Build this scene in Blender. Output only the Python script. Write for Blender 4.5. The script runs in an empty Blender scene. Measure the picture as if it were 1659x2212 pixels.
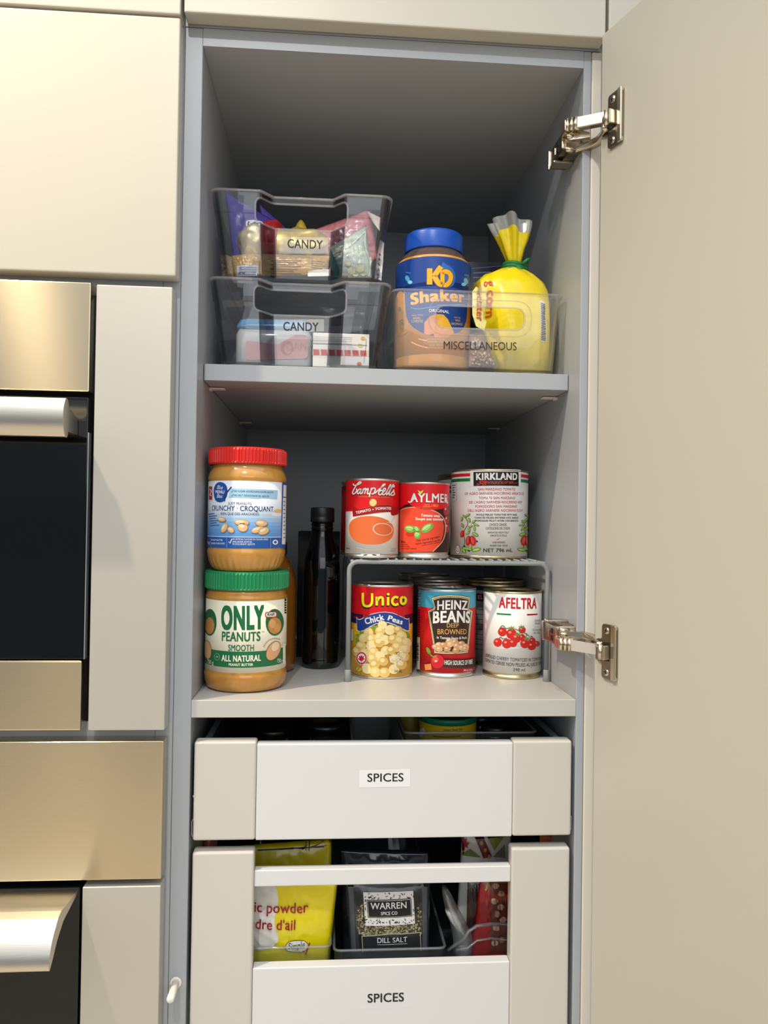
import bpy, bmesh, math, random
from math import sin, cos, pi, radians, atan2, hypot, sqrt
from mathutils import Vector, Matrix, noise
from mathutils.bvhtree import BVHTree

SC = bpy.context.scene
COL = SC.collection
random.seed(7)

# ------------------------------------------------------------------ camera
CAM = Vector((0.14301, -0.83941, 0.19562))
YAW, PITCH, ROLL, FPX = 0.073, 0.01157, 0.015, 1659.43
_cy, _sy, _cp, _sp, _cr, _sr = cos(YAW), sin(YAW), cos(PITCH), sin(PITCH), cos(ROLL), sin(ROLL)
FWD = Vector((_sy*_cp, _cy*_cp, _sp))
_r0 = Vector((_cy, -_sy, 0)); _u0 = _r0.cross(FWD)
RGT = _r0*_cr + _u0*_sr
UPV = -_r0*_sr + _u0*_cr
cd = bpy.data.cameras.new('camera'); cam = bpy.data.objects.new('camera', cd); COL.objects.link(cam)
cd.sensor_fit = 'HORIZONTAL'; cd.sensor_width = 36.0; cd.lens = 36.0*FPX/1659.0
cd.clip_start = 0.01; cd.clip_end = 50
m = Matrix((RGT, UPV, -FWD)).transposed().to_4x4(); m.translation = CAM
cam.matrix_world = m
SC.camera = cam

# ------------------------------------------------------------------ light and exposure
vs = SC.view_settings
vs.view_transform = 'Standard'; vs.look = 'None'; vs.gamma = 1.0; vs.use_curve_mapping = False
vs.exposure = 0.68
# the bright kitchen around: pale from above, dimmer towards the horizon
world = bpy.data.worlds.new('room_light'); SC.world = world; world.use_nodes = True
wn = world.node_tree; wb = wn.nodes['Background']; wb.inputs[1].default_value = 1.0
wt = wn.nodes.new('ShaderNodeTexCoord'); wx = wn.nodes.new('ShaderNodeSeparateXYZ'); wr_ = wn.nodes.new('ShaderNodeValToRGB')
wn.links.new(wt.outputs['Generated'], wx.inputs[0]); wn.links.new(wx.outputs['Z'], wr_.inputs[0]); wn.links.new(wr_.outputs[0], wb.inputs[0])
wr_.color_ramp.elements[0].position = 0.0; wr_.color_ramp.elements[0].color = (.11, .12, .135, 1)
wr_.color_ramp.elements[1].position = 0.75; wr_.color_ramp.elements[1].color = (.98, 1.02, 1.08, 1)

def light(kind, name, loc, target, energy, color, **kw):
    l = bpy.data.lights.new(name, kind); l.energy = energy; l.color = color
    for k, v in kw.items(): setattr(l, k, v)
    o = bpy.data.objects.new(name, l); COL.objects.link(o)
    o.location = loc
    o.rotation_euler = (Vector(target)-Vector(loc)).to_track_quat('-Z', 'Y').to_euler()
    return o
# recessed ceiling lamp up to the left of the cabinet (casts the sharp warm shadows)
light('SPOT', 'ceiling_spot_near', (-0.57, -0.42, 1.41), (-0.20, -0.30, -0.4), 55.0, (1.0, 0.84, 0.60),
      shadow_soft_size=0.026, spot_size=radians(104), spot_blend=1.0)
# added fill spot behind the camera, brightens the fronts, door and cans
light('SPOT', 'front_fill_spot', (-0.10, -1.55, 1.68), (0.3, -0.1, 0.0), 32.0, (1.0, 0.98, 0.94),
      shadow_soft_size=0.03, spot_size=radians(140), spot_blend=0.6)
# daylight from a high window behind the camera
light('AREA', 'window_daylight', (0.50, -3.3, 0.95), (0.3, 0.0, 0.45), 7.0, (0.90, 0.95, 1.0),
      shape='RECTANGLE', size=2.0, size_y=1.2)

# ------------------------------------------------------------------ pixel rays of the photograph (1659 x 2212)
def ray(u, v): return FWD + RGT*((u-829.5)/FPX) - UPV*((v-1106)/FPX)
def onY(u, v, Y): d = ray(u, v); return CAM + d*((Y-CAM.y)/d.y)
def onX(u, v, X): d = ray(u, v); return CAM + d*((X-CAM.x)/d.x)
def onZ(u, v, Z): d = ray(u, v); return CAM + d*((Z-CAM.z)/d.z)

# ------------------------------------------------------------------ materials
def lin(c):
    if isinstance(c, str):
        c = c.lstrip('#'); c = [int(c[i:i+2], 16)/255 for i in (0, 2, 4)]
    return tuple(x/12.92 if x <= .04045 else ((x+.055)/1.055)**2.4 for x in c)
_mc = {}
def M(col, rough=.5, metal=0., spec=.5, coat=0., bump=0., bscale=200., noise_amt=0., nscale=30., aniso=0., tang=(0, 0, 1), stretch=None, sss=0., emit=0.):
    key = (str(col), rough, metal, spec, coat, bump, bscale, noise_amt, nscale, aniso, tang, stretch, sss)
    if key in _mc: return _mc[key]
    mt = bpy.data.materials.new('surface'); mt.use_nodes = True
    nt = mt.node_tree; b = nt.nodes['Principled BSDF']
    c = lin(col)
    b.inputs['Base Color'].default_value = (*c, 1)
    b.inputs['Roughness'].default_value = rough
    b.inputs['Metallic'].default_value = metal
    b.inputs['Specular IOR Level'].default_value = spec
    b.inputs['Coat Weight'].default_value = coat
    b.inputs['Coat Roughness'].default_value = .08
    if sss: b.inputs['Subsurface Weight'].default_value = sss; b.inputs['Subsurface Radius'].default_value = (.004, .003, .002); b.inputs['Subsurface Scale'].default_value = 1.0
    if aniso:
        b.inputs['Anisotropic'].default_value = aniso
        cx = nt.nodes.new('ShaderNodeCombineXYZ')
        for i in range(3): cx.inputs[i].default_value = tang[i]
        nt.links.new(cx.outputs[0], b.inputs['Tangent'])
    if bump or noise_amt:
        tc = nt.nodes.new('ShaderNodeTexCoord'); vec = tc.outputs['Object']
        if stretch:
            mp = nt.nodes.new('ShaderNodeMapping'); mp.inputs['Scale'].default_value = stretch
            nt.links.new(vec, mp.inputs['Vector']); vec = mp.outputs[0]
        if bump:
            n1 = nt.nodes.new('ShaderNodeTexNoise'); n1.inputs['Scale'].default_value = bscale; n1.inputs['Detail'].default_value = 3
            nt.links.new(vec, n1.inputs['Vector'])
            bp = nt.nodes.new('ShaderNodeBump'); bp.inputs['Strength'].default_value = bump; bp.inputs['Distance'].default_value = .0006
            nt.links.new(n1.outputs[0], bp.inputs['Height']); nt.links.new(bp.outputs[0], b.inputs['Normal'])
        if noise_amt:
            n2 = nt.nodes.new('ShaderNodeTexNoise'); n2.inputs['Scale'].default_value = nscale; n2.inputs['Detail'].default_value = 4
            nt.links.new(vec, n2.inputs['Vector'])
            rp = nt.nodes.new('ShaderNodeValToRGB')
            rp.color_ramp.elements[0].color = (*[x*(1-noise_amt) for x in c], 1)
            rp.color_ramp.elements[1].color = (*[min(1, x*(1+noise_amt)) for x in c], 1)
            rp.color_ramp.elements[0].position = .3; rp.color_ramp.elements[1].position = .7
            nt.links.new(n2.outputs[0], rp.inputs[0]); nt.links.new(rp.outputs[0], b.inputs['Base Color'])
    _mc[key] = mt
    return mt

def clear_plastic(tint=(.93, .95, .95), haze=0., rough=.02, hazecol=(.9, .92, .93), refl=1.0, ior=1.5):
    """Thin clear moulded plastic: lets things behind show, mirrors by Fresnel, a little haze."""
    key = ('clear', tint, haze, rough, hazecol, refl, ior)
    if key in _mc: return _mc[key]
    mt = bpy.data.materials.new('clear_plastic'); mt.use_nodes = True; nt = mt.node_tree
    for n in list(nt.nodes):
        if n.type != 'OUTPUT_MATERIAL': nt.nodes.remove(n)
    out = [n for n in nt.nodes if n.type == 'OUTPUT_MATERIAL'][0]
    tr = nt.nodes.new('ShaderNodeBsdfTransparent'); tr.inputs[0].default_value = (*tint, 1)
    gl = nt.nodes.new('ShaderNodeBsdfGlossy'); gl.inputs['Roughness'].default_value = rough
    gl.inputs[0].default_value = (refl, refl, refl, 1)
    fr = nt.nodes.new('ShaderNodeFresnel'); ge = nt.nodes.new('ShaderNodeNewGeometry')
    mr = nt.nodes.new('ShaderNodeMapRange'); mr.inputs[3].default_value = ior; mr.inputs[4].default_value = 1/ior   # same thin sheet from either side
    nt.links.new(ge.outputs['Backfacing'], mr.inputs[0]); nt.links.new(mr.outputs[0], fr.inputs[0])
    src = tr.outputs[0]
    if haze:
        df = nt.nodes.new('ShaderNodeBsdfDiffuse'); df.inputs[0].default_value = (*hazecol, 1)
        mh = nt.nodes.new('ShaderNodeMixShader'); mh.inputs[0].default_value = haze
        nt.links.new(tr.outputs[0], mh.inputs[1]); nt.links.new(df.outputs[0], mh.inputs[2]); src = mh.outputs[0]
    mx = nt.nodes.new('ShaderNodeMixShader')
    nt.links.new(fr.outputs[0], mx.inputs[0]); nt.links.new(src, mx.inputs[1]); nt.links.new(gl.outputs[0], mx.inputs[2])
    nt.links.new(mx.outputs[0], out.inputs[0])
    _mc[key] = mt
    return mt

# ------------------------------------------------------------------ object helpers
def root_loc(p):
    v = Vector((0, 0, 0))
    while p is not None:
        v = v + Vector(p.location); p = p.parent
    return v
def tag(o, label=None, cat=None, group=None, kind=None):
    if label: o['label'] = label
    if cat: o['category'] = cat
    if group: o['group'] = group
    if kind: o['kind'] = kind
    return o
def thing(name, label, cat, loc=(0, 0, 0), group=None):
    o = bpy.data.objects.new(name, None); COL.objects.link(o); o.location = loc
    o.empty_display_size = .02
    return tag(o, label, cat, group)

class B:
    """collects shapes (world coordinates) and links them as ONE mesh object"""
    def __init__(s): s.bm = bmesh.new(); s.mats = []; s.printed = False
    def mi(s, mat):
        if mat not in s.mats: s.mats.append(mat)
        return s.mats.index(mat)
    def _fin(s, faces, mat, smooth=False):
        i = s.mi(mat)
        for f in faces: f.material_index = i; f.smooth = smooth
    def box(s, x0, x1, y0, y1, z0, z1, mat=None, bev=0., seg=2, mtx=None):
        t = bmesh.new(); bmesh.ops.create_cube(t, size=1)
        for v in t.verts:
            v.co = Vector((x0+(v.co.x+.5)*(x1-x0), y0+(v.co.y+.5)*(y1-y0), z0+(v.co.z+.5)*(z1-z0)))
        if bev: bmesh.ops.bevel(t, geom=t.edges[:], offset=bev, segments=seg, profile=.6, affect='EDGES', clamp_overlap=True)
        return s.merge(t, mat, mtx, smooth=False)
    def merge(s, t, mat=None, mtx=None, smooth=False):
        vm = {}
        for v in t.verts: vm[v] = s.bm.verts.new(mtx @ v.co if mtx else v.co)
        fs = []
        for f in t.faces:
            try: fs.append(s.bm.faces.new([vm[v] for v in f.verts]))
            except ValueError: pass
        s._fin(fs, mat, smooth); t.free(); return s
    def lathe(s, prof, cx=0, cy=0, n=64, mat=None, smooth=True, rmod=None, mtx=None, sq=None):
        """prof: list of (r, z); rmod(theta, r, z) -> r"""
        rings = []
        for r, z in prof:
            if r < 1e-6: rings.append([s.bm.verts.new(mtx @ Vector((cx, cy, z)) if mtx else Vector((cx, cy, z)))]); continue
            ring = []
            for k in range(n):
                th = 2*pi*k/n; rr = rmod(th, r, z) if rmod else r
                c = Vector((cx+rr*sin(th), cy-rr*cos(th), z))
                ring.append(s.bm.verts.new(mtx @ c if mtx else c))
            rings.append(ring)
        fs = []
        for a, b in zip(rings, rings[1:]):
            for k in range(n):
                k2 = (k+1) % n
                q = []
                for w in ((a, k), (a, k2), (b, k2), (b, k)):
                    v = w[0][w[1] if len(w[0]) > 1 else 0]
                    if v not in q: q.append(v)
                if len(q) > 2:
                    try: fs.append(s.bm.faces.new(q))
                    except ValueError: pass
        s._fin(fs, mat, smooth); return s
    def tube(s, pts, r, n=10, mat=None, caps=True, closed=False, smooth=True, flat=1.0):
        pts = [Vector(p) for p in pts]; rings = []
        N = len(pts); up = None
        for i, p in enumerate(pts):
            if closed: d = pts[(i+1) % N]-pts[i-1]
            else: d = pts[min(i+1, N-1)]-pts[max(i-1, 0)]
            d.normalize()
            if up is None: up = Vector((0, 0, 1)) if abs(d.z) < .9 else Vector((1, 0, 0))
            a = d.cross(up)
            if a.length < 1e-6: a = d.cross(Vector((0, 1, 0)))
            a.normalize(); b = a.cross(d); up = b
            rr = r[i] if isinstance(r, (list, tuple)) else r
            rings.append([s.bm.verts.new(p+a*(rr*cos(2*pi*k/n))+b*(rr*flat*sin(2*pi*k/n))) for k in range(n)])
        fs = []
        for i in range(N if closed else N-1):
            A, Bq = rings[i], rings[(i+1) % N]
            for k in range(n): fs.append(s.bm.faces.new([A[k], A[(k+1) % n], Bq[(k+1) % n], Bq[k]]))
        if caps and not closed:
            fs.append(s.bm.faces.new(rings[0][::-1])); fs.append(s.bm.faces.new(rings[-1]))
        s._fin(fs, mat, smooth); return s
    def loft(s, rings, mat=None, smooth=True, cap0=True, cap1=True, closed=True):
        R = [[s.bm.verts.new(Vector(p)) for p in r] for r in rings]; fs = []
        n = len(R[0])
        for a, b in zip(R, R[1:]):
            for k in range(n if closed else n-1): fs.append(s.bm.faces.new([a[k], a[(k+1) % n], b[(k+1) % n], b[k]]))
        if cap0: fs.append(s.bm.faces.new(R[0][::-1]))
        if cap1: fs.append(s.bm.faces.new(R[-1]))
        s._fin(fs, mat, smooth); return s
    def prism(s, poly, axis, a, b, mat=None, bev=0., seg=2, mtx=None, smooth=False):
        """poly 2D extruded along axis 'x','y','z' from a to b"""
        t = bmesh.new()
        def P(q, w):
            return {'x': Vector((w, q[0], q[1])), 'y': Vector((q[0], w, q[1])), 'z': Vector((q[0], q[1], w))}[axis]
        A = [t.verts.new(P(q, a)) for q in poly]; Bv = [t.verts.new(P(q, b)) for q in poly]
        n = len(poly)
        t.faces.new(A[::-1]); t.faces.new(Bv)
        for k in range(n): t.faces.new([A[k], A[(k+1) % n], Bv[(k+1) % n], Bv[k]])
        bmesh.ops.recalc_face_normals(t, faces=t.faces[:])
        if bev: bmesh.ops.bevel(t, geom=t.edges[:], offset=bev, segments=seg, profile=.6, affect='EDGES', clamp_overlap=True)
        return s.merge(t, mat, mtx, smooth)
    def grid(s, fn, nu, nv, mat=None, smooth=True):
        V = [[s.bm.verts.new(Vector(fn(i/nu, j/nv))) for i in range(nu+1)] for j in range(nv+1)]
        fs = [s.bm.faces.new([V[j][i], V[j][i+1], V[j+1][i+1], V[j+1][i]]) for j in range(nv) for i in range(nu)]
        s._fin(fs, mat, smooth); return s
    def ball(s, c, r, mat=None, sc=(1, 1, 1), sub=2, rot=None, lump=0., seed=0):
        t = bmesh.new(); bmesh.ops.create_icosphere(t, subdivisions=sub, radius=1)
        for v in t.verts:
            q = v.co.copy()
            if lump: q *= 1+lump*noise.noise(q*1.7+Vector((seed*3.1, seed, 0)))
            q = Vector((q.x*sc[0]*r, q.y*sc[1]*r, q.z*sc[2]*r))
            if rot: q = rot @ q
            v.co = q+Vector(c)
        return s.merge(t, mat, None, True)
    def obj(s, name, mat=None, parent=None, label=None, recalc=True, weld=True, autosmooth=None):
        if s.printed: recalc = weld = False
        if weld: bmesh.ops.remove_doubles(s.bm, verts=s.bm.verts[:], dist=1e-6)
        if recalc: bmesh.ops.recalc_face_normals(s.bm, faces=s.bm.faces[:])
        off = root_loc(parent)
        for v in s.bm.verts: v.co -= off
        me = bpy.data.meshes.new(name); s.bm.to_mesh(me); s.bm.free()
        mats = [mm or mat or M('#888888') for mm in s.mats] or [mat or M('#888888')]
        for mm in mats: me.materials.append(mm)
        if autosmooth is not None:
            for p in me.polygons: p.use_smooth = True
            try: me.set_sharp_from_angle(angle=radians(autosmooth))
            except Exception: pass
        o = bpy.data.objects.new(name, me); COL.objects.link(o)
        o.parent = parent
        if label: o['label'] = label
        return o
def rebase(o):
    """a one-mesh thing: put its origin at the middle of its base"""
    me = o.data; xs = [v.co for v in me.vertices]
    c = Vector(((min(p.x for p in xs)+max(p.x for p in xs))/2, (min(p.y for p in xs)+max(p.y for p in xs))/2, min(p.z for p in xs)))
    for v in me.vertices: v.co -= c
    o.location = c
    return o
def fillet(pts, rad, n=5):
    out = []; N = len(pts)
    for i in range(N):
        p = Vector(pts[i][:2]); a = Vector(pts[i-1][:2])-p; b = Vector(pts[(i+1) % N][:2])-p
        r = rad[i] if isinstance(rad, (list, tuple)) else rad
        if r <= 0: out.append(tuple(p)); continue
        la, lb = a.length, b.length; a.normalize(); b.normalize()
        ang = a.angle(b); d = min(r/max(1e-6, math.tan(ang/2)), la*.49, lb*.49)
        s0, s1 = p+a*d, p+b*d
        for k in range(n+1):
            t = k/n; out.append(tuple(s0*(1-t)**2+p*2*t*(1-t)+s1*t*t))
    return out
def spline(pts, n=8, closed=False):
    P = [Vector(p[:2]) for p in pts]; N = len(P); out = []
    for i in range(N if closed else N-1):
        p0 = P[i-1] if (closed or i > 0) else P[0]; p1 = P[i]; p2 = P[(i+1) % N]
        p3 = P[(i+2) % N] if (closed or i+2 < N) else P[-1]
        for k in range(n):
            t = k/n
            out.append(tuple(.5*((2*p1)+(-p0+p2)*t+(2*p0-5*p1+4*p2-p3)*t*t+(-p0+3*p1-3*p2+p3)*t**3)))
    if not closed: out.append(tuple(P[-1]))
    return out

# ------------------------------------------------------------------ printed artwork
class Cyl:
    """outside of an upright cylinder"""
    def __init__(s, cx, cy, r, n=96): s.cx, s.cy, s.r, s.n = cx, cy, r, n; s.step = 2*pi*r/n
    def st(s, u, v):
        d = ray(u, v); ox, oy = CAM.x-s.cx, CAM.y-s.cy
        a = d.x**2+d.y**2; b = ox*d.x+oy*d.y; c = ox*ox+oy*oy-s.r**2; D = b*b-a*c
        t = (-b-sqrt(max(D, 0)))/a; q = CAM+d*t
        return (atan2(q.x-s.cx, -(q.y-s.cy))*s.r, q.z)
    def mm(s, px): return px*(s.cy-s.r-CAM.y)/FPX
    def w(s, a, z, h):
        th = a/s.r
        k = math.floor(th/(2*pi/s.n)); t0, t1 = k*2*pi/s.n, (k+1)*2*pi/s.n; f = (th-t0)/(t1-t0)
        x = sin(t0)*(1-f)+sin(t1)*f; y = cos(t0)*(1-f)+cos(t1)*f
        return Vector((s.cx+(s.r+h)*x, s.cy-(s.r+h)*y, z))
class Plane:
    """flat patch o + s*e1 + t*e2 with outward normal e1 x e2; bvh: laid onto a bulging mesh"""
    def __init__(s, o, e1, e2, bvh=None, step=None):
        s.o, s.e1, s.e2 = Vector(o), Vector(e1).normalized(), Vector(e2).normalized(); s.nrm = s.e1.cross(s.e2); s.bvh = bvh; s.step = step
    def st(s, u, v):
        d = ray(u, v); t = ((s.o-CAM).dot(s.nrm))/d.dot(s.nrm); q = CAM+d*t-s.o
        return (q.dot(s.e1), q.dot(s.e2))
    def mm(s, px): return px*((s.o-CAM).dot(FWD))/FPX
    def w(s, a, b, h):
        q = s.o+s.e1*a+s.e2*b
        if s.bvh:
            hit = s.bvh.ray_cast(q+s.nrm*.2, -s.nrm)
            if hit[0] is not None: return hit[0]+s.nrm*h
        return q+s.nrm*h
class Art:
    def __init__(s, surf, b=None, dh=.00012, crop=None):
        s.S = surf; s.b = b or B(); s.b.printed = True; s.dh = dh; s.crop = crop or (lambda u, v: (u, v))
    def C(s, p): return s.S.st(*s.crop(*p))
    def _add(s, t, mat, layer):
        S = s.S
        if S.step and len(t.verts):
            xs = [v.co.x for v in t.verts]; k0 = math.floor(min(xs)/S.step)+1; k1 = math.ceil(max(xs)/S.step)
            for k in range(k0, k1):
                bmesh.ops.bisect_plane(t, geom=t.verts[:]+t.edges[:]+t.faces[:], dist=1e-7, plane_co=(k*S.step, 0, 0), plane_no=(1, 0, 0))
            if isinstance(S, Plane):
                ys = [v.co.y for v in t.verts]; k0 = math.floor(min(ys)/S.step)+1; k1 = math.ceil(max(ys)/S.step)
                for k in range(k0, k1):
                    bmesh.ops.bisect_plane(t, geom=t.verts[:]+t.edges[:]+t.faces[:], dist=1e-7, plane_co=(0, k*S.step, 0), plane_no=(0, 1, 0))
        h = s.dh*(layer+1)
        for v in t.verts: v.co = S.w(v.co.x, v.co.y, h)
        s.b.merge(t, mat, None, isinstance(S, Cyl) or bool(S.bvh))
    def poly_st(s, pts, mat, layer=0):
        t = bmesh.new()
        try: f = t.faces.new([t.verts.new((p[0], p[1], 0)) for p in pts])
        except ValueError: t.free(); return s
        if f.calc_area() < 1e-12: t.free(); return s
        f.normal_update()
        if f.normal.z < 0: f.normal_flip()
        bmesh.ops.triangulate(t, faces=t.faces[:])
        s._add(t, mat, layer); return s
    def poly(s, pts, mat, layer=0, smooth=False, n=6):
        if smooth: pts = spline(pts, n, True)
        return s.poly_st([s.C(p) for p in pts], mat, layer)
    def rect(s, u0, v0, u1, v1, mat, layer=0): return s.poly([(u0, v0), (u1, v0), (u1, v1), (u0, v1)], mat, layer)
    def oval(s, u, v, a, b, mat, layer=0, rot=0., n=20):
        cr, sr = cos(radians(rot)), sin(radians(rot))
        return s.poly([(u+a*cos(2*pi*k/n)*cr-b*sin(2*pi*k/n)*sr, v+a*cos(2*pi*k/n)*sr+b*sin(2*pi*k/n)*cr) for k in range(n)], mat, layer)
    def stroke(s, pts, w, mat, layer=0, smooth=True, n=6, taper=False):
        q = spline(pts, n) if smooth and len(pts) > 2 else [tuple(p) for p in pts]
        L, R = [], []
        for i, p in enumerate(q):
            a, b = q[max(i-1, 0)], q[min(i+1, len(q)-1)]
            dx, dy = b[0]-a[0], b[1]-a[1]; l = hypot(dx, dy) or 1
            ww = w*(.25+.75*sin(pi*i/max(1, len(q)-1))) if taper else w
            L.append((p[0]-dy/l*ww/2, p[1]+dx/l*ww/2)); R.append((p[0]+dy/l*ww/2, p[1]-dx/l*ww/2))
        for i in range(len(q)-1):
            s.poly([L[i], L[i+1], R[i+1], R[i]], mat, layer)
        return s
    def text(s, body, p0, p1, hpx, mat, layer=1, shear=0., bold=0., arc=0., wide=None):
        """baseline from p0 to p1 (picture points of the crop), capital height hpx in the crop's points"""
        c = bpy.data.curves.new('lettering', 'FONT'); c.body = body; c.shear = shear; c.resolution_u = 4
        c.space_character = 1.0 + bold*2.2
        o = bpy.data.objects.new('lettering', c); me = bpy.data.meshes.new_from_object(o)
        bpy.data.objects.remove(o); bpy.data.curves.remove(c)
        if not me.vertices: bpy.data.meshes.remove(me); return s
        a, b2 = Vector(s.C(p0)), Vector(s.C(p1)); top = Vector(s.C((p0[0], p0[1]-hpx)))
        H = (top-a).length; d = b2-a; Lw = d.length; d.normalize(); nn = Vector((-d.y, d.x))
        xs = [v.co.x for v in me.vertices]; x0, x1 = min(xs)-bold, max(xs)+bold
        cap = .69
        heavy = [(0, 0)] if not bold else [(0, 0), (-bold, -bold*.6), (bold, -bold*.6), (-bold, bold*.6), (bold, bold*.6)]
        for i, (ox, oy) in enumerate(heavy):       # heavier weights: the same letter laid over itself, a hair apart
            t = bmesh.new(); t.from_mesh(me)
            for v in t.verts:
                f = (v.co.x+ox-x0)/max(1e-9, x1-x0)
                y = (v.co.y+oy)/cap*H + arc*H*(1-(2*f-1)**2)
                q = a+d*(f*Lw)+nn*y
                v.co = Vector((q.x, q.y, 0))
            t.normal_update()
            for f in t.faces:
                if f.normal.z < 0: f.normal_flip()
            s._add(t, mat, layer+i*.05)
        bpy.data.meshes.remove(me); return s
def Zc(x0, y0, k): return lambda u, v: (x0+u/k, y0+v/k)
def bvh_of(bm): return BVHTree.FromBMesh(bm)
# ------------------------------------------------------------------ dimensions (metres; z = 0 on the fixed shelf)
W, ZT, ZU, TU, YU, DEP = 0.422, 0.7076, 0.3704, 0.0188, 0.0404, 0.5147
ZBOT = -1.10
lam_body = M('#a6aaae', .42, bump=.06, bscale=900)
lam_door = M('#bcb7a9', .40, bump=.06, bscale=900)
lam_white = M('#d6d6d6', .36, bump=.05, bscale=900)
steel = M('#cfc0a2', .20, 1.0, aniso=1.0, bump=.05, bscale=60, stretch=(1.2, 1, 60))
satin = M('#c0bcb1', .40, .35, bump=.05, bscale=60, stretch=(1.2, 1, 60))
alu = M('#d2ccbf', .30, 1.0, bump=.10, bscale=40, stretch=(1, 60, 60))
black_glass = M('#0b0d0e', .06, 0, .4)
black = M('#0a0b0c', .6)
nickel = M('#d3c7b2', .24, 1.0)
nickel_lit = M('#efe4d6', .34, .65)  # paler than nickel: the window's reflection is put into its colour
nickel_dark = M('#8f8474', .3, 1.0)
plastic_white = M('#e7e2d6', .4)

# ------------------------------------------------------------------ the room's shell that the photo's light comes from
def slab(name, x0, x1, y0, y1, z0, z1, mat):
    b = B(); b.box(x0, x1, y0, y1, z0, z1); o = b.obj(name, mat); o['kind'] = 'structure'; return rebase(o)
slab('floor', -2.6, 2.6, -4.2, .6, -1.22, -1.20, M('#cbbba2', .35, noise_amt=.12, nscale=6, stretch=(1, 8, 1)))
slab('wall_back', -2.6, 2.6, .60, .66, -1.2, 1.45, M('#d9d6cf', .7))

# ------------------------------------------------------------------ pantry cabinet
pc = thing('pantry_cabinet', 'tall pale grey pantry cabinet standing open with shelves of food and two inner drawers', 'cabinet', (W/2, DEP/2, ZBOT))
b = B(); b.box(-.0187, 0, 0, DEP+.008, ZBOT, .7268, bev=.0006, seg=1); b.obj('side_panel', lam_body, pc)
b = B(); b.box(W, W+.0088, 0, DEP+.008, ZBOT, .7268, bev=.0006, seg=1); b.obj('side_panel', lam_body, pc)
b = B(); b.box(W+.0092, W+.0204, -.0012, .30, ZBOT, .7262, bev=.002, seg=3); b.obj('edge_strip', M('#d8d2c4', .45), pc, 'cream strip along the hinge side')
b = B(); b.box(.0002, W-.0002, 0, DEP, ZT, .7268); b.obj('top_panel', lam_body, pc)
b = B(); b.box(-.0, W, DEP, DEP+.008, ZBOT, ZT); b.obj('back_panel', lam_body, pc)
b = B(); b.box(.0002, W-.0002, 0, DEP, -.0187, 0, bev=.0005, seg=1); b.obj('fixed_shelf', M('#bdbbb6', .34, bump=.06, bscale=900), pc)
b = B(); b.box(.0008, W-.0008, YU, DEP-.003, ZU-TU, ZU, bev=.0005, seg=1); b.obj('adjustable_shelf', lam_body, pc)
for x, sx in ((0, 1), (W, -1)):
    for y in (.088, .405):
        b = B(); z = ZU-TU-.0006
        b.box(min(x, x+sx*.0185), max(x, x+sx*.0185), y-.0055, y+.0055, z-.0022, z, bev=.001)
        b.box(min(x, x+sx*.003), max(x, x+sx*.003), y-.0055, y+.0055, z-.0035, z, bev=.0008)
        b.obj('shelf_pin', plastic_white, pc)
# little peg in the left stile
b = B()
c0 = onY(380, 2122, -.0003)
b.lathe([(.0036, 0), (.0036, .0), (.0058, .0), (.0062, .0012), (.0056, .002), (.0036, .0016)], n=28, mat=plastic_white, mtx=Matrix.Translation((c0.x, 0, c0.z)) @ Matrix.Rotation(radians(90), 4, 'X'))
b.tube([(c0.x, .003, c0.z), (c0.x, -.030, c0.z), (c0.x, -.0312, c0.z)], [.0039, .0039, .003], n=20, mat=plastic_white)
b.obj('peg', plastic_white, pc, 'short cream plastic peg')
# scuff on the left stile
# door, swung open
ang = radians(72.4); DD = Vector((cos(ang), -sin(ang), 0)); DN = Vector((-sin(ang), -cos(ang), 0)); D0 = Vector((.4325, -.028, 0))
dm = Matrix(((DD.x, DN.x, 0, D0.x), (DD.y, DN.y, 0, D0.y), (0, 0, 1, 0), (0, 0, 0, 1)))   # local x along the door, y out of its inner face
b = B(); b.box(0, .455, -.020, 0, ZBOT+.05, .7275, bev=.0012, mtx=dm); door = b.obj('door', lam_door, pc)
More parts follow.
